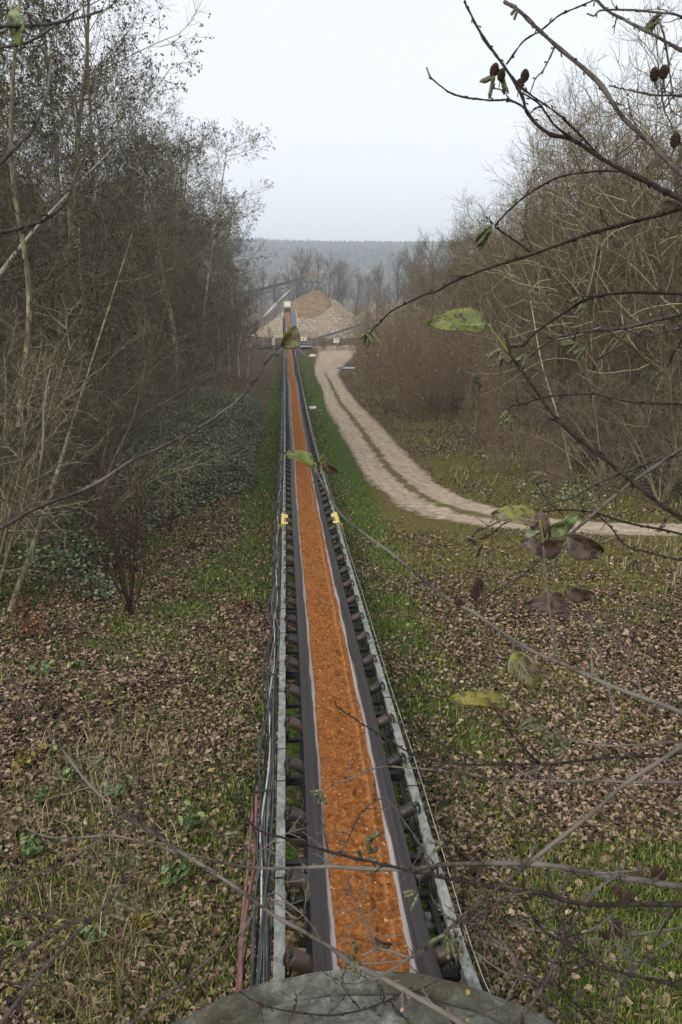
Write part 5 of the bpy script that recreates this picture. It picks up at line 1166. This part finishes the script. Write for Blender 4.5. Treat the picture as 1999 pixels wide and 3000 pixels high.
def branch(label, d0, d1, stems, catkins=(), cones=(), leaves=(), twigs=0, tl=70, seed=1, group=None, budstep=.028):
    """stems: list of (pixel polyline, radius px at start, radius px at end); tips first or last as drawn. depths run d0 -> d1 along the first stem"""
    rng = np.random.default_rng(seed); m = MB(); base = None; allP = []
    P0, L0 = px_curve(stems[0][0], d0, d1); c0 = catmull(np.array(stems[0][0], float), 6)
    def depth_at(pt): return d0 + (d1 - d0) * L0[np.argmin(((c0 - np.asarray(pt)) ** 2).sum(1))]
    for k, (pts, ra, rb) in enumerate(stems):
        if k == 0: P, L = P0, L0; da, db = d0, d1
        else:
            da = depth_at(pts[0]); P, L = px_curve(pts, da, da * (1 + rng.uniform(-.07, .05)))
            db = da
        dd = np.linalg.norm(P - [0, 0, CAMZ], axis=1)
        wig = np.cumsum(rng.normal(0, .35, (len(P), 3)), axis=0); wig -= np.linspace(0, 1, len(P))[:, None] * wig[-1]
        P = P + wig * (dd / FPX)[:, None] * 1.2
        rad = (ra + (rb - ra) * L) * .95 * dd / FPX; m.tubes(P, rad * (1 + .12 * rng.normal(0, 1, len(P))), 7, cap=True); add_buds(m, P, rad, rng, budstep); allP.append((P, rad))
    for k in range(twigs):
        P, rad = allP[rng.integers(0, len(allP))]; i = rng.integers(1, len(P) - 1); tdir = nrm(P[i + 1] - P[i - 1]) * rng.choice([-1, 1]) ; dist = np.linalg.norm(P[i] - [0, 0, CAMZ])
        side = nrm(np.cross(tdir, rng.normal(0, 1, 3))); d = nrm(tdir * rng.uniform(.2, 1) + side)
        Q = grow(rng, P[i][None], d[None], np.array([tl * rng.uniform(.4, 1.3) * dist / FPX]), 7, .16, .03)[0]; r0 = min(rad[i] * .6, 2.8 * dist / FPX); rq_ = np.linspace(r0, max(r0 * .45, .0005), 8)
        m.tubes(Q, rq_, 5, cap=True); add_buds(m, Q, rq_, rng, .022)
    off = tuple(allP[0][0][-1]); root = empty('alder_branch', off, label, 'branch', group)
    m.build('stem', B_NEARD if seed in (2, 5, 6, 7, 9, 12, 15, 19, 31, 35) else B_NEAR, root, off)
    for (px, py, ang, n, Lp) in catkins:
        d = depth_at((px, py)); p = at_depth(px, py, d)
        for k in range(n):
            a = math.radians(ang + rng.uniform(-38, 38)); dv = nrm(np.array([math.cos(a), rng.uniform(-.5, .5), math.sin(a)])); L = Lp * rng.uniform(.75, 1.1) * d / FPX
            q = p + rng.normal(0, 5, 3) * d / FPX; catkin(root, off, q, dv, L, 5.4 * rng.uniform(.85, 1.1) * d / FPX * (Lp / 50) ** .4, rng)
    for (px, py, ang, Lp) in cones:
        d = depth_at((px, py)); a = math.radians(ang); dv = nrm(np.array([math.cos(a), .15, math.sin(a)])); L = Lp * d / FPX; cone(root, off, at_depth(px, py, d) - dv * L / 2, dv, L, L * .32, rng)
    for lf in leaves:
        px, py, Lp, Wp, ang, kind = lf[:6]; kw = lf[6] if len(lf) > 6 else {}; pet = kw.pop('pet', None) if kw else None
        d = depth_at(pet if pet else (px, py)); o = leaf(root, off, px, py, Lp, Wp, ang, d, kind, **kw)
        if pet:
            a = math.radians(ang); b0_ = (px - math.cos(a) * Lp * .5, py + math.sin(a) * Lp * .5); Q, _ = px_curve([pet, ((pet[0] + b0_[0]) / 2 + 3, (pet[1] + b0_[1]) / 2 + 4), b0_], d, d, 5)
            mm = MB(); mm.tubes(Q, np.full(len(Q), 2.6 * d / FPX), 6, cap=True); mm.build('petiole', LM['yellow'], o, off)
    return root
# upper right
branch('thick bare branch crossing the upper right corner from top middle down to the right edge', 1.25, 1.0, [
 ([(1478, 5), (1526, 36), (1625, 132), (1750, 240), (1827, 346), (1913, 428), (1974, 489), (2060, 570), (2160, 680)], 5, 7.5),
 ([(1625, 138), (1595, 199), (1567, 234), (1554, 272)], 2.6, 1.6), ([(1827, 346), (1800, 300), (1830, 310)], 2, 1.5), ([(1900, 418), (1860, 360), (1838, 288)], 2.4, 1.6)],
 catkins=[(1518, 34, -110, 2, 26)], twigs=2, seed=1)
branch('long forked branch with dark cones and catkins hanging against the sky at upper right', 1.45, 1.15, [
 ([(1362, 2), (1373, 25), (1419, 112), (1478, 194), (1531, 278), (1552, 336), (1608, 392), (1679, 410), (1766, 466), (1862, 515), (1974, 571), (2060, 618), (2160, 670)], 3, 8.5),
 ([(1556, 345), (1530, 312), (1495, 293), (1450, 292), (1404, 289), (1353, 283), (1310, 265), (1266, 229), (1250, 198)], 3.4, 2),
 ([(1766, 466), (1689, 382), (1628, 326), (1552, 275), (1495, 217)], 3.8, 2.2), ([(1679, 408), (1623, 367), (1582, 306), (1531, 272)], 3.6, 2.2),
 ([(1485, 188), (1534, 120), (1587, 89), (1638, 48), (1700, 20), (1760, -10)], 2.6, 2.2), ([(1552, 336), (1570, 318), (1620, 292)], 1.8, 1.4),
 ([(1495, 293), (1470, 262), (1446, 258), (1450, 246)], 2, 1.6), ([(1552, 275), (1530, 262), (1536, 240)], 2, 1.6)],
 catkins=[(1455, 214, 190, 2, 46), (1455, 222, -110, 2, 58), (1468, 212, -85, 1, 52)],
 cones=[(1449, 205, 75, 40), (1469, 219, 80, 36), (1523, 248, 80, 36), (1538, 222, 82, 38)], twigs=1, seed=2)
branch('thin forked twigs cutting across the top right corner with one bundle of catkins', 1.7, 1.45, [
 ([(1700, -60), (1771, 25), (1837, 64), (1903, 97), (1974, 135), (2080, 200)], 3, 5), ([(1974, 40), (1862, 31), (1765, 30), (1740, 46), (1720, 40)], 3, 2),
 ([(2050, 70), (1974, 40)], 3, 3), ([(1930, 60), (1950, 120), (1962, 215), (1974, 290)], 2.4, 2.2)],
 catkins=[(1930, 52, -120, 5, 44)], twigs=10, tl=80, seed=3)
branch('twig with two upright dark cones beside the right edge near the top', 1.6, 1.4, [
 ([(1786, 252), (1862, 270), (1929, 280), (1974, 280), (2080, 292)], 2, 4), ([(1932, 278), (1925, 250), (1920, 235)], 1.8, 1.6), ([(1950, 280), (1946, 250), (1945, 230)], 1.8, 1.6)],
 cones=[(1918, 218, 95, 40), (1945, 211, 88, 40), (1979, 410, 80, 44)], twigs=12, tl=90, seed=4)
branch('dark lumpy branch sloping from the right edge down to hanging catkins above the track', 1.5, 1.15, [
 ([(1078, 1000), (1095, 960), (1115, 945), (1150, 910), (1240, 865), (1288, 848), (1345, 815), (1440, 778), (1500, 760), (1560, 742), (1660, 708), (1786, 667), (1940, 628), (1990, 610), (2090, 585), (2190, 560)], 2, 6.5),
 ([(1564, 739), (1539, 688), (1524, 647)], 2.2, 1.6), ([(1557, 739), (1470, 678), (1455, 657), (1516, 591), (1580, 545), (1643, 515), (1735, 502), (1817, 502)], 2.6, 3),
 ([(1784, 667), (1763, 630), (1760, 612)], 2.2, 1.8), ([(1452, 660), (1425, 634), (1430, 648)], 1.8, 1.4)],
 catkins=[(1440, 668, -115, 5, 62), (1078, 975, -165, 1, 40), (1076, 978, -95, 2, 52), (1080, 972, -60, 2, 56)], leaves=[(1968, 606, 62, 34, -10, 'brown', dict(tilt=.6))], twigs=6, tl=60, seed=5)
# right middle
branch('strong branch with one big olive leaf at its tip, falling to the right edge', .95, .80, [
 ([(1481, 978), (1496, 1039), (1526, 1079), (1587, 1171), (1633, 1232), (1725, 1309), (1822, 1382), (1913, 1456), (1974, 1500), (2060, 1560), (2170, 1640)], 4.2, 8.5),
 ([(1633, 1232), (1612, 1226)], 5, 3)], leaves=[(1342, 946, 176, 88, 178, 'olive', dict(pet=(1490, 1032), tilt=.5, curl=.15, cup=.35))], seed=6)
branch('bough sweeping down left from the right edge to short catkins beside the olive leaf', 1.7, 1.5, [
 ([(1490, 1022), (1506, 1014), (1536, 1008), (1572, 972), (1659, 911), (1735, 870), (1837, 855), (1974, 858), (2090, 868)], 3.4, 5),
 ([(1735, 870), (1700, 868), (1690, 880)], 2, 1.6)], catkins=[(1470, 1022, -150, 3, 48), (1476, 1040, -125, 3, 52), (1710, 872, -160, 3, 36), (1715, 890, -120, 2, 34)], twigs=3, seed=7)
branch('grey limb with several side shoots entering at the right edge level with the olive leaf', 1.8, 1.5, [
 ([(1552, 1046), (1587, 1016), (1648, 985), (1735, 970), (1837, 960), (1929, 937), (1974, 926), (2090, 890)], 2.6, 7), ([(1827, 960), (1801, 916), (1753, 914)], 2.4, 2),
 ([(1903, 945), (1924, 906), (1936, 850), (1945, 790)], 2.6, 2.4), ([(1820, 962), (1900, 985), (1974, 965), (2080, 940)], 2, 3)],
 catkins=[(1540, 1040, -130, 4, 46), (1690, 1008, -155, 4, 44), (1712, 1020, -120, 3, 44)], twigs=10, tl=80, seed=8)
branch('thin arching twig with drooping catkins in front of the right wood', 1.6, 1.4, [
 ([(1480, 1212), (1500, 1190), (1531, 1186), (1587, 1166), (1659, 1156), (1745, 1154), (1837, 1174), (1974, 1184), (2090, 1190)], 2, 3.6)],
 catkins=[(1490, 1208, -100, 4, 44), (1512, 1212, -110, 2, 44)], twigs=5, tl=70, seed=9)
branch('slender branch rising right across the track bend with catkins near its middle', 1.7, 1.4, [
 ([(1557, 1497), (1633, 1469), (1679, 1459), (1750, 1416), (1827, 1382), (1888, 1360), (1974, 1337), (2090, 1310)], 2.6, 5),
 ([(1790, 1455), (1700, 1420), (1622, 1391), (1600, 1384)], 2.6, 1.8), ([(1571, 1412), (1601, 1460), (1650, 1510)], 2, 1.6), ([(1750, 1416), (1800, 1440), (1880, 1460), (1974, 1500)], 2.2, 2.4)],
 catkins=[(1600, 1392, -165, 3, 46), (1605, 1405, -150, 1, 40)], twigs=12, tl=80, seed=10)
branch('long bough with a pair of cones at its lower end crossing the leaf cluster', 1.35, 1.1, [
 ([(1404, 1768), (1440, 1742), (1485, 1711), (1531, 1686), (1587, 1635), (1659, 1574), (1750, 1497), (1847, 1416), (1913, 1370), (1974, 1331), (2080, 1260)], 2.6, 6.5),
 ([(1415, 1760), (1410, 1735), (1405, 1722)], 1.8, 1.6), ([(1410, 1765), (1397, 1762), (1392, 1752)], 1.8, 1.6), ([(1750, 1497), (1730, 1470), (1740, 1440)], 2.6, 2)],
 catkins=[(1640, 1615, -130, 3, 50)], cones=[(1404, 1710, 95, 40), (1392, 1738, 100, 42)], twigs=9, tl=70, seed=11)
branch('twig with dark catkins over the mossy verge below the track', 1.6, 1.4, [
 ([(1400, 1580), (1435, 1570), (1470, 1540), (1500, 1525), (1560, 1510), (1640, 1495), (1730, 1500), (1830, 1530), (1974, 1560), (2080, 1590)], 2.2, 4),
 ([(1380, 1575), (1395, 1560), (1440, 1538), (1468, 1527)], 2, 1.6), ([(1740, 1500), (1790, 1545), (1835, 1600), (1900, 1620), (1974, 1638), (2050, 1650)], 2.4, 3)],
 catkins=[(1400, 1585, 165, 3, 44), (1404, 1592, -160, 2, 42), (1408, 1600, -85, 2, 60), (1862, 1640, -110, 4, 34)], twigs=20, tl=70, seed=12)
branch('long diagonal branch from two leaves over the belt down to the right edge', 1.15, .92, [
 ([(905, 1352), (920, 1375), (945, 1420), (990, 1500), (1040, 1545), (1130, 1610), (1241, 1700), (1320, 1760), (1388, 1797), (1531, 1894), (1653, 1950), (1776, 2006), (1888, 2046), (1974, 2080), (2080, 2130), (2190, 2180)], 3.2, 7.5),
 ([(1640, 1945), (1622, 1860), (1612, 1800), (1600, 1690), (1592, 1600)], 3.6, 2.2), ([(1736, 1985), (1730, 1860), (1734, 1786)], 3, 2.2), ([(1880, 2044), (1868, 1975)], 2.8, 2), ([(1675, 1952), (1660, 1880), (1658, 1850)], 2, 1.6)],
 cones=[(1345, 1766, -40, 34)],
 leaves=[(879, 1340, 98, 42, 160, 'olive', dict(pet=(922, 1382), tilt=.6, cup=.4)), (966, 1372, 62, 26, -35, 'brown', dict(tilt=.7, pet=(940, 1388))), (945, 1347, 40, 22, 80, 'olive', dict(tilt=.8)),
  (1512, 1512, 142, 62, 170, 'mixed', dict(pet=(1592, 1600), tilt=.5, cup=.4)), (1588, 1545, 96, 54, -75, 'brown', dict(tilt=.5)), (1650, 1540, 108, 56, 32, 'green', dict(pet=(1595, 1580), tilt=.55)), (1562, 1556, 66, 26, 215, 'green', dict(tilt=.5)),
  (1570, 1598, 84, 60, 160, 'brown', dict(tilt=.3)), (1618, 1604, 74, 66, 20, 'brown', dict(tilt=.4)), (1716, 1602, 122, 74, -22, 'brown', dict(tilt=.45, curl=.6, cup=.6)),
  (1607, 1768, 118, 62, 178, 'brown', dict(tilt=.4, cup=.5)), (1702, 1742, 86, 50, -6, 'brown', dict(tilt=.5)), (1660, 1728, 44, 40, 120, 'olive', dict(tilt=.4)),
  (1541, 1966, 130, 84, -52, 'mixed', dict(tilt=.35, cup=.4)), (1404, 2048, 178, 44, 176, 'yellow', dict(pet=(1528, 2098), tilt=.75, cup=.3))], twigs=0, seed=13)
branch('twig holding the yellow green leaf, crossing the brown litter at right', 1.2, 1.05, [
 ([(1528, 2092), (1547, 2123), (1618, 2153), (1679, 2171), (1786, 2187), (1974, 2174), (2080, 2170)], 2, 4), ([(1531, 2097), (1536, 2060), (1543, 2030)], 1.6, 1.4), ([(1800, 2100), (1740, 1850), (1700, 1795)], 2.6, 2),
 ([(1974, 2030), (1900, 1975), (1800, 1870), (1745, 1830), (1695, 1790)], 4, 2.2), ([(1795, 2000), (1810, 1890), (1838, 1815), (1842, 1765)], 2.4, 1.8)],
 catkins=[(1575, 2110, -170, 2, 60), (1600, 2135, -160, 2, 66), (1640, 2150, -95, 3, 80), (1650, 2200, -170, 2, 44)], twigs=18, tl=80, seed=14)
# across the bottom
branch('nearly level branch reaching over the belt from the right edge, tip on the orange sand', 1.75, 1.5, [
 ([(980, 2052), (990, 2072), (1040, 2105), (1110, 2150), (1200, 2204), (1266, 2225), (1363, 2240), (1516, 2240), (1633, 2238), (1786, 2222), (1939, 2215), (1990, 2208), (2100, 2200)], 2, 5),
 ([(1580, 2236), (1500, 2150), (1445, 2070)], 2.4, 1.8), ([(1390, 2232), (1300, 2185), (1200, 2140), (1120, 2085)], 2.4, 1.6)], twigs=27, tl=80, seed=15)
branch('parallel twig below the level branch, ending in a small catkin over the left belt edge', 1.65, 1.45, [
 ([(910, 2320), (955, 2316), (980, 2295), (1020, 2285), (1060, 2265), (1120, 2248), (1200, 2250), (1332, 2263), (1445, 2281), (1608, 2286), (1811, 2289), (1974, 2291), (2090, 2300)], 1.6, 4.5),
 ([(1430, 2278), (1350, 2235), (1260, 2250)], 2, 1.6), ([(1500, 2283), (1590, 2240), (1630, 2190)], 2.2, 1.6)],
 catkins=[(945, 2318, -150, 2, 34), (942, 2325, -92, 2, 40), (1352, 2275, -60, 3, 62)], twigs=29, tl=90, seed=16)
branch('thick pale branch rising from over the belt toward the right edge', 1.1, .92, [
 ([(1060, 2800), (1106, 2780), (1150, 2785), (1200, 2800), (1236, 2784), (1302, 2728), (1348, 2682), (1455, 2601), (1557, 2519), (1659, 2438), (1740, 2376), (1827, 2300), (1960, 2210), (2060, 2140), (2160, 2070)], 3, 8.5),
 ([(1236, 2784), (1150, 2840), (1090, 2870), (1050, 2850)], 3, 1.8), ([(1302, 2728), (1370, 2690), (1420, 2670), (1480, 2630), (1560, 2612)], 3.6, 3), ([(1106, 2780), (1090, 2740), (1040, 2640), (1018, 2560)], 2.2, 1.6)],
 catkins=[(1315, 2735, -105, 5, 80), (1345, 2735, -70, 2, 56), (1300, 2470, -170, 2, 62), (1220, 2622, -160, 4, 50)], leaves=[(1118, 2764, 66, 40, -20, 'brown', dict(tilt=.3, curl=.6, cup=.6))], twigs=29, tl=90, seed=17)
branch('longest level branch, spanning from the left litter over the belt to the right edge', 1.6, 1.3, [
 ([(82, 2427), (122, 2450), (204, 2458), (316, 2448), (383, 2458), (510, 2494), (602, 2514), (689, 2535), (787, 2544), (946, 2538), (1074, 2544), (1201, 2544), (1329, 2531), (1526, 2529), (1643, 2539), (1760, 2560), (1888, 2578), (1990, 2592), (2100, 2605)], 2, 9),
 ([(1600, 2535), (1680, 2560), (1790, 2556), (1880, 2550)], 3, 2), ([(946, 2538), (1010, 2480), (1060, 2380), (1130, 2340), (1200, 2430), (1275, 2535)], 2.6, 2.4), ([(700, 2536), (760, 2490), (840, 2440), (920, 2420), (940, 2405)], 2.2, 1.6)],
 cones=[(1921, 2552, 70, 38), (1942, 2560, 100, 38)], catkins=[(1090, 2490, 75, 3, 70), (1070, 2510, 60, 3, 50)], twigs=49, tl=110, seed=18)
branch('reddish grey branch curving from the left litter under the longest level one', 1.3, 1.05, [
 ([(585, 2112), (600, 2150), (634, 2213), (679, 2340), (730, 2405), (768, 2436), (857, 2461), (985, 2500), (1125, 2532), (1233, 2557), (1361, 2583), (1500, 2608), (1587, 2616), (1689, 2644), (1827, 2649), (1990, 2650), (2100, 2655)], 2, 7.5),
 ([(1516, 2614), (1560, 2680), (1597, 2728), (1694, 2784), (1740, 2825), (1873, 2860), (1990, 2890)], 3.4, 4.4)],
 cones=[(1811, 2609, 110, 40), (1846, 2626, 20, 36), (1824, 2648, -60, 36)], catkins=[(705, 2440, 170, 3, 48)], twigs=33, tl=100, seed=19)
branch('long slanting branch from the left edge down across the left rail to the portal roof', 1.35, 1.0, [
 ([(20, 1972), (60, 2030), (92, 2072), (168, 2174), (245, 2277), (306, 2338), (372, 2397), (449, 2438), (510, 2484), (587, 2530), (689, 2596), (800, 2678), (946, 2761), (1029, 2819), (1138, 2876), (1253, 2940), (1329, 2984), (1430, 3050), (1520, 3110)], 2.6, 8.5),
 ([(306, 2338), (350, 2300), (330, 2240)], 2.2, 1.6), ([(800, 2678), (790, 2630), (880, 2690), (905, 2560), (890, 2530)], 2.4, 1.6), ([(372, 2397), (430, 2370), (412, 2280)], 2, 1.6), ([(946, 2761), (900, 2690), (840, 2640), (800, 2610)], 2.6, 1.8),
 ([(1029, 2819), (1010, 2760), (1040, 2700), (1100, 2660)], 2.4, 1.6), ([(420, 2430), (390, 2300), (360, 2250)], 2.2, 1.6)],
 catkins=[(300, 2225, 195, 4, 62), (245, 2305, 190, 2, 30), (262, 2330, -60, 2, 34), (1040, 2805, 130, 3, 50), (1045, 2815, -120, 3, 54)], twigs=33, tl=100, seed=20)
branch('blurry grey branch with soft catkins rising from the lower left corner', .75, .70, [
 ([(408, 2540), (403, 2550), (357, 2596), (281, 2678), (204, 2754), (102, 2871), (30, 2965), (-40, 3060), (-100, 3140)], 3.4, 7.5), ([(270, 2688), (220, 2706), (133, 2740), (85, 2780), (50, 2810)], 3, 4), ([(362, 2590), (352, 2540), (345, 2520)], 2.4, 2)],
 catkins=[(345, 2545, 110, 3, 62), (400, 2530, 120, 2, 62), (410, 2535, 80, 1, 50), (300, 2670, -5, 3, 74), (340, 2640, 20, 3, 70)], seed=21)
branch('smooth grey shoot rising at the lower left towards the pink hose', .9, .84, [
 ([(740, 2672), (735, 2690), (710, 2730), (689, 2749), (612, 2815), (510, 2902), (418, 2974), (330, 3050), (250, 3120)], 2.6, 6.5)], seed=22)
branch('thin crossing twig over the left litter, rising to the right', 1.5, 1.4, [
 ([(430, 2338), (423, 2346), (357, 2407), (255, 2489), (179, 2530), (102, 2565), (20, 2611), (-60, 2660)], 1.8, 3.6), ([(255, 2489), (290, 2535), (240, 2540)], 1.8, 1.4)], twigs=6, tl=60, seed=23)
branch('short bowed twig at the left edge below the soft catkins', 1.4, 1.3, [
 ([(262, 2650), (250, 2655), (214, 2655), (143, 2683), (80, 2680), (20, 2675), (-60, 2665)], 1.8, 3.4)], twigs=3, tl=60, seed=24)
branch('dark curved twig low at the left edge near the corner', 1.3, 1.2, [
 ([(230, 2852), (224, 2856), (160, 2882), (102, 2889), (20, 2877), (-60, 2860)], 1.8, 3.4)], leaves=[(60, 2762, 58, 28, 8, 'green', dict(tilt=.5))], twigs=3, tl=50, seed=25)
# left
branch('long grey branch rising from the left edge to a withered leaf over the conveyor end', 1.15, .95, [
 ([(850, 960), (838, 985), (829, 1000), (797, 1038), (753, 1103), (699, 1171), (591, 1249), (477, 1309), (369, 1360), (293, 1409), (206, 1450), (98, 1490), (27, 1534), (-60, 1580), (-150, 1630)], 2.2, 7.5),
 ([(76, 1512), (130, 1506), (173, 1501), (217, 1496), (271, 1461), (325, 1407), (352, 1358), (371, 1341)], 4, 2), ([(103, 1485), (108, 1440), (114, 1390), (125, 1303), (127, 1217), (135, 1150), (149, 1081)], 4, 2.6), ([(797, 1038), (812, 1042), (828, 1048)], 3, 2)],
 leaves=[(852, 988, 74, 50, 62, 'mixed', dict(tilt=.5, cup=.7, curl=.4)), (143, 1440, 56, 24, 78, 'brown', dict(tilt=.5, cup=.6))], seed=26)
branch('pair of grey twigs with a green leaf in the upper left corner', .9, .8, [
 ([(300, 28), (286, 36), (179, 64), (100, 74), (26, 77), (-60, 85)], 2.6, 5), ([(230, 28), (224, 33), (168, 71), (87, 120), (26, 135), (-60, 150)], 2.6, 4.5)],
 leaves=[(46, 60, 92, 44, 95, 'green', dict(tilt=.5)), (55, 110, 60, 30, -80, 'olive', dict(tilt=.4))], catkins=[(75, 35, -35, 2, 36)], seed=27)
branch('soft dark branch curving up from the left edge in front of the wood', .62, .56, [
 ([(153, 176), (146, 230), (138, 280), (102, 372), (60, 420), (26, 454), (-50, 520)], 3, 6)], seed=28)
branch('soft dark lower branch curving up from the left edge above the leaning birch', .62, .56, [
 ([(258, 448), (250, 460), (224, 510), (204, 576), (170, 620), (138, 643), (80, 668), (26, 679), (-50, 690)], 2.8, 7)], seed=29)
# lower right tangle
branch('branch climbing steeply through the lower right tangle from the portal corner', 1.3, 1.2, [
 ([(1820, 2566), (1811, 2570), (1760, 2601), (1710, 2657), (1643, 2784), (1597, 2886), (1536, 2973), (1490, 3040)], 2.6, 5.5), ([(1643, 2784), (1700, 2740), (1770, 2700), (1800, 2672)], 2.6, 2), ([(1660, 2750), (1640, 2680), (1600, 2640)], 2, 1.6)],
 cones=[(1803, 2708, 60, 42), (1781, 2741, 200, 38), (1820, 2733, -20, 38)], twigs=29, tl=110, seed=30)
branch('thin shoot slanting down through the middle of the lower right grass', 1.5, 1.4, [
 ([(1440, 2620), (1470, 2682), (1557, 2799), (1640, 2890), (1714, 2968), (1760, 3030)], 2, 3.4), ([(1557, 2799), (1640, 2820), (1720, 2800)], 2, 1.6)], twigs=27, tl=110, seed=31)
branch('pair of fine twigs fanning from the right rail over the lower right grass', 1.4, 1.3, [
 ([(1300, 2650), (1373, 2703), (1485, 2784), (1577, 2896), (1653, 2973), (1700, 3030)], 1.8, 3.2), ([(1380, 2780), (1480, 2850), (1600, 2880), (1700, 2990)], 2, 2.6), ([(1373, 2703), (1440, 2720), (1500, 2800), (1530, 2900)], 1.8, 1.6)], twigs=31, tl=110, seed=32)
branch('level thin branch from the right edge to the cones in the lower right grass', 1.35, 1.25, [
 ([(1480, 2690), (1520, 2715), (1597, 2728), (1659, 2753), (1735, 2753), (1862, 2738), (1990, 2720), (2080, 2705)], 2.2, 3.8), ([(1862, 2738), (1840, 2790), (1850, 2850)], 1.8, 1.4)], twigs=27, tl=110, seed=33)
branch('forked shoot standing up out of the bottom right corner', 1.2, 1.1, [
 ([(1965, 2758), (1959, 2764), (1878, 2825), (1827, 2901), (1796, 2973), (1770, 3040)], 2.4, 4.6), ([(1827, 2901), (1780, 2830), (1720, 2780)], 2.2, 1.6), ([(1860, 2850), (1830, 2760), (1825, 2700)], 2, 1.4)], twigs=24, tl=110, seed=34)
branch('fine dark twigs spread over the concrete portal roof', 1.4, 1.3, [
 ([(700, 2905), (760, 2940), (860, 2965), (960, 2975), (1060, 2960), (1140, 2930), (1220, 2900), (1300, 2960), (1350, 3030)], 1.8, 3), ([(1060, 2960), (1010, 2900), (1000, 2860)], 1.8, 1.4), ([(1140, 2930), (1190, 2990), (1230, 3040)], 1.8, 1.8), ([(860, 2965), (870, 2930), (862, 2900)], 1.6, 1.2)], twigs=17, tl=90, seed=35)

# ------------------------------------------------------------------ damp air towards the hill
b = MB(); b.box((0, 1490, 56.5), (6400, 3100, 127))
t = NT('damp_air'); vol = t.new('ShaderNodeVolumePrincipled'); vol.inputs['Density'].default_value = HAZE
vol.inputs['Color'].default_value = (.82, .92, 1.0, 1); vol.inputs['Anisotropy'].default_value = .2
t.n.remove(t.b); t.l.new(vol.outputs[0], t.n['Material Output'].inputs['Volume'])
tag(b.build('haze', t.m, smooth=False), kind='stuff')
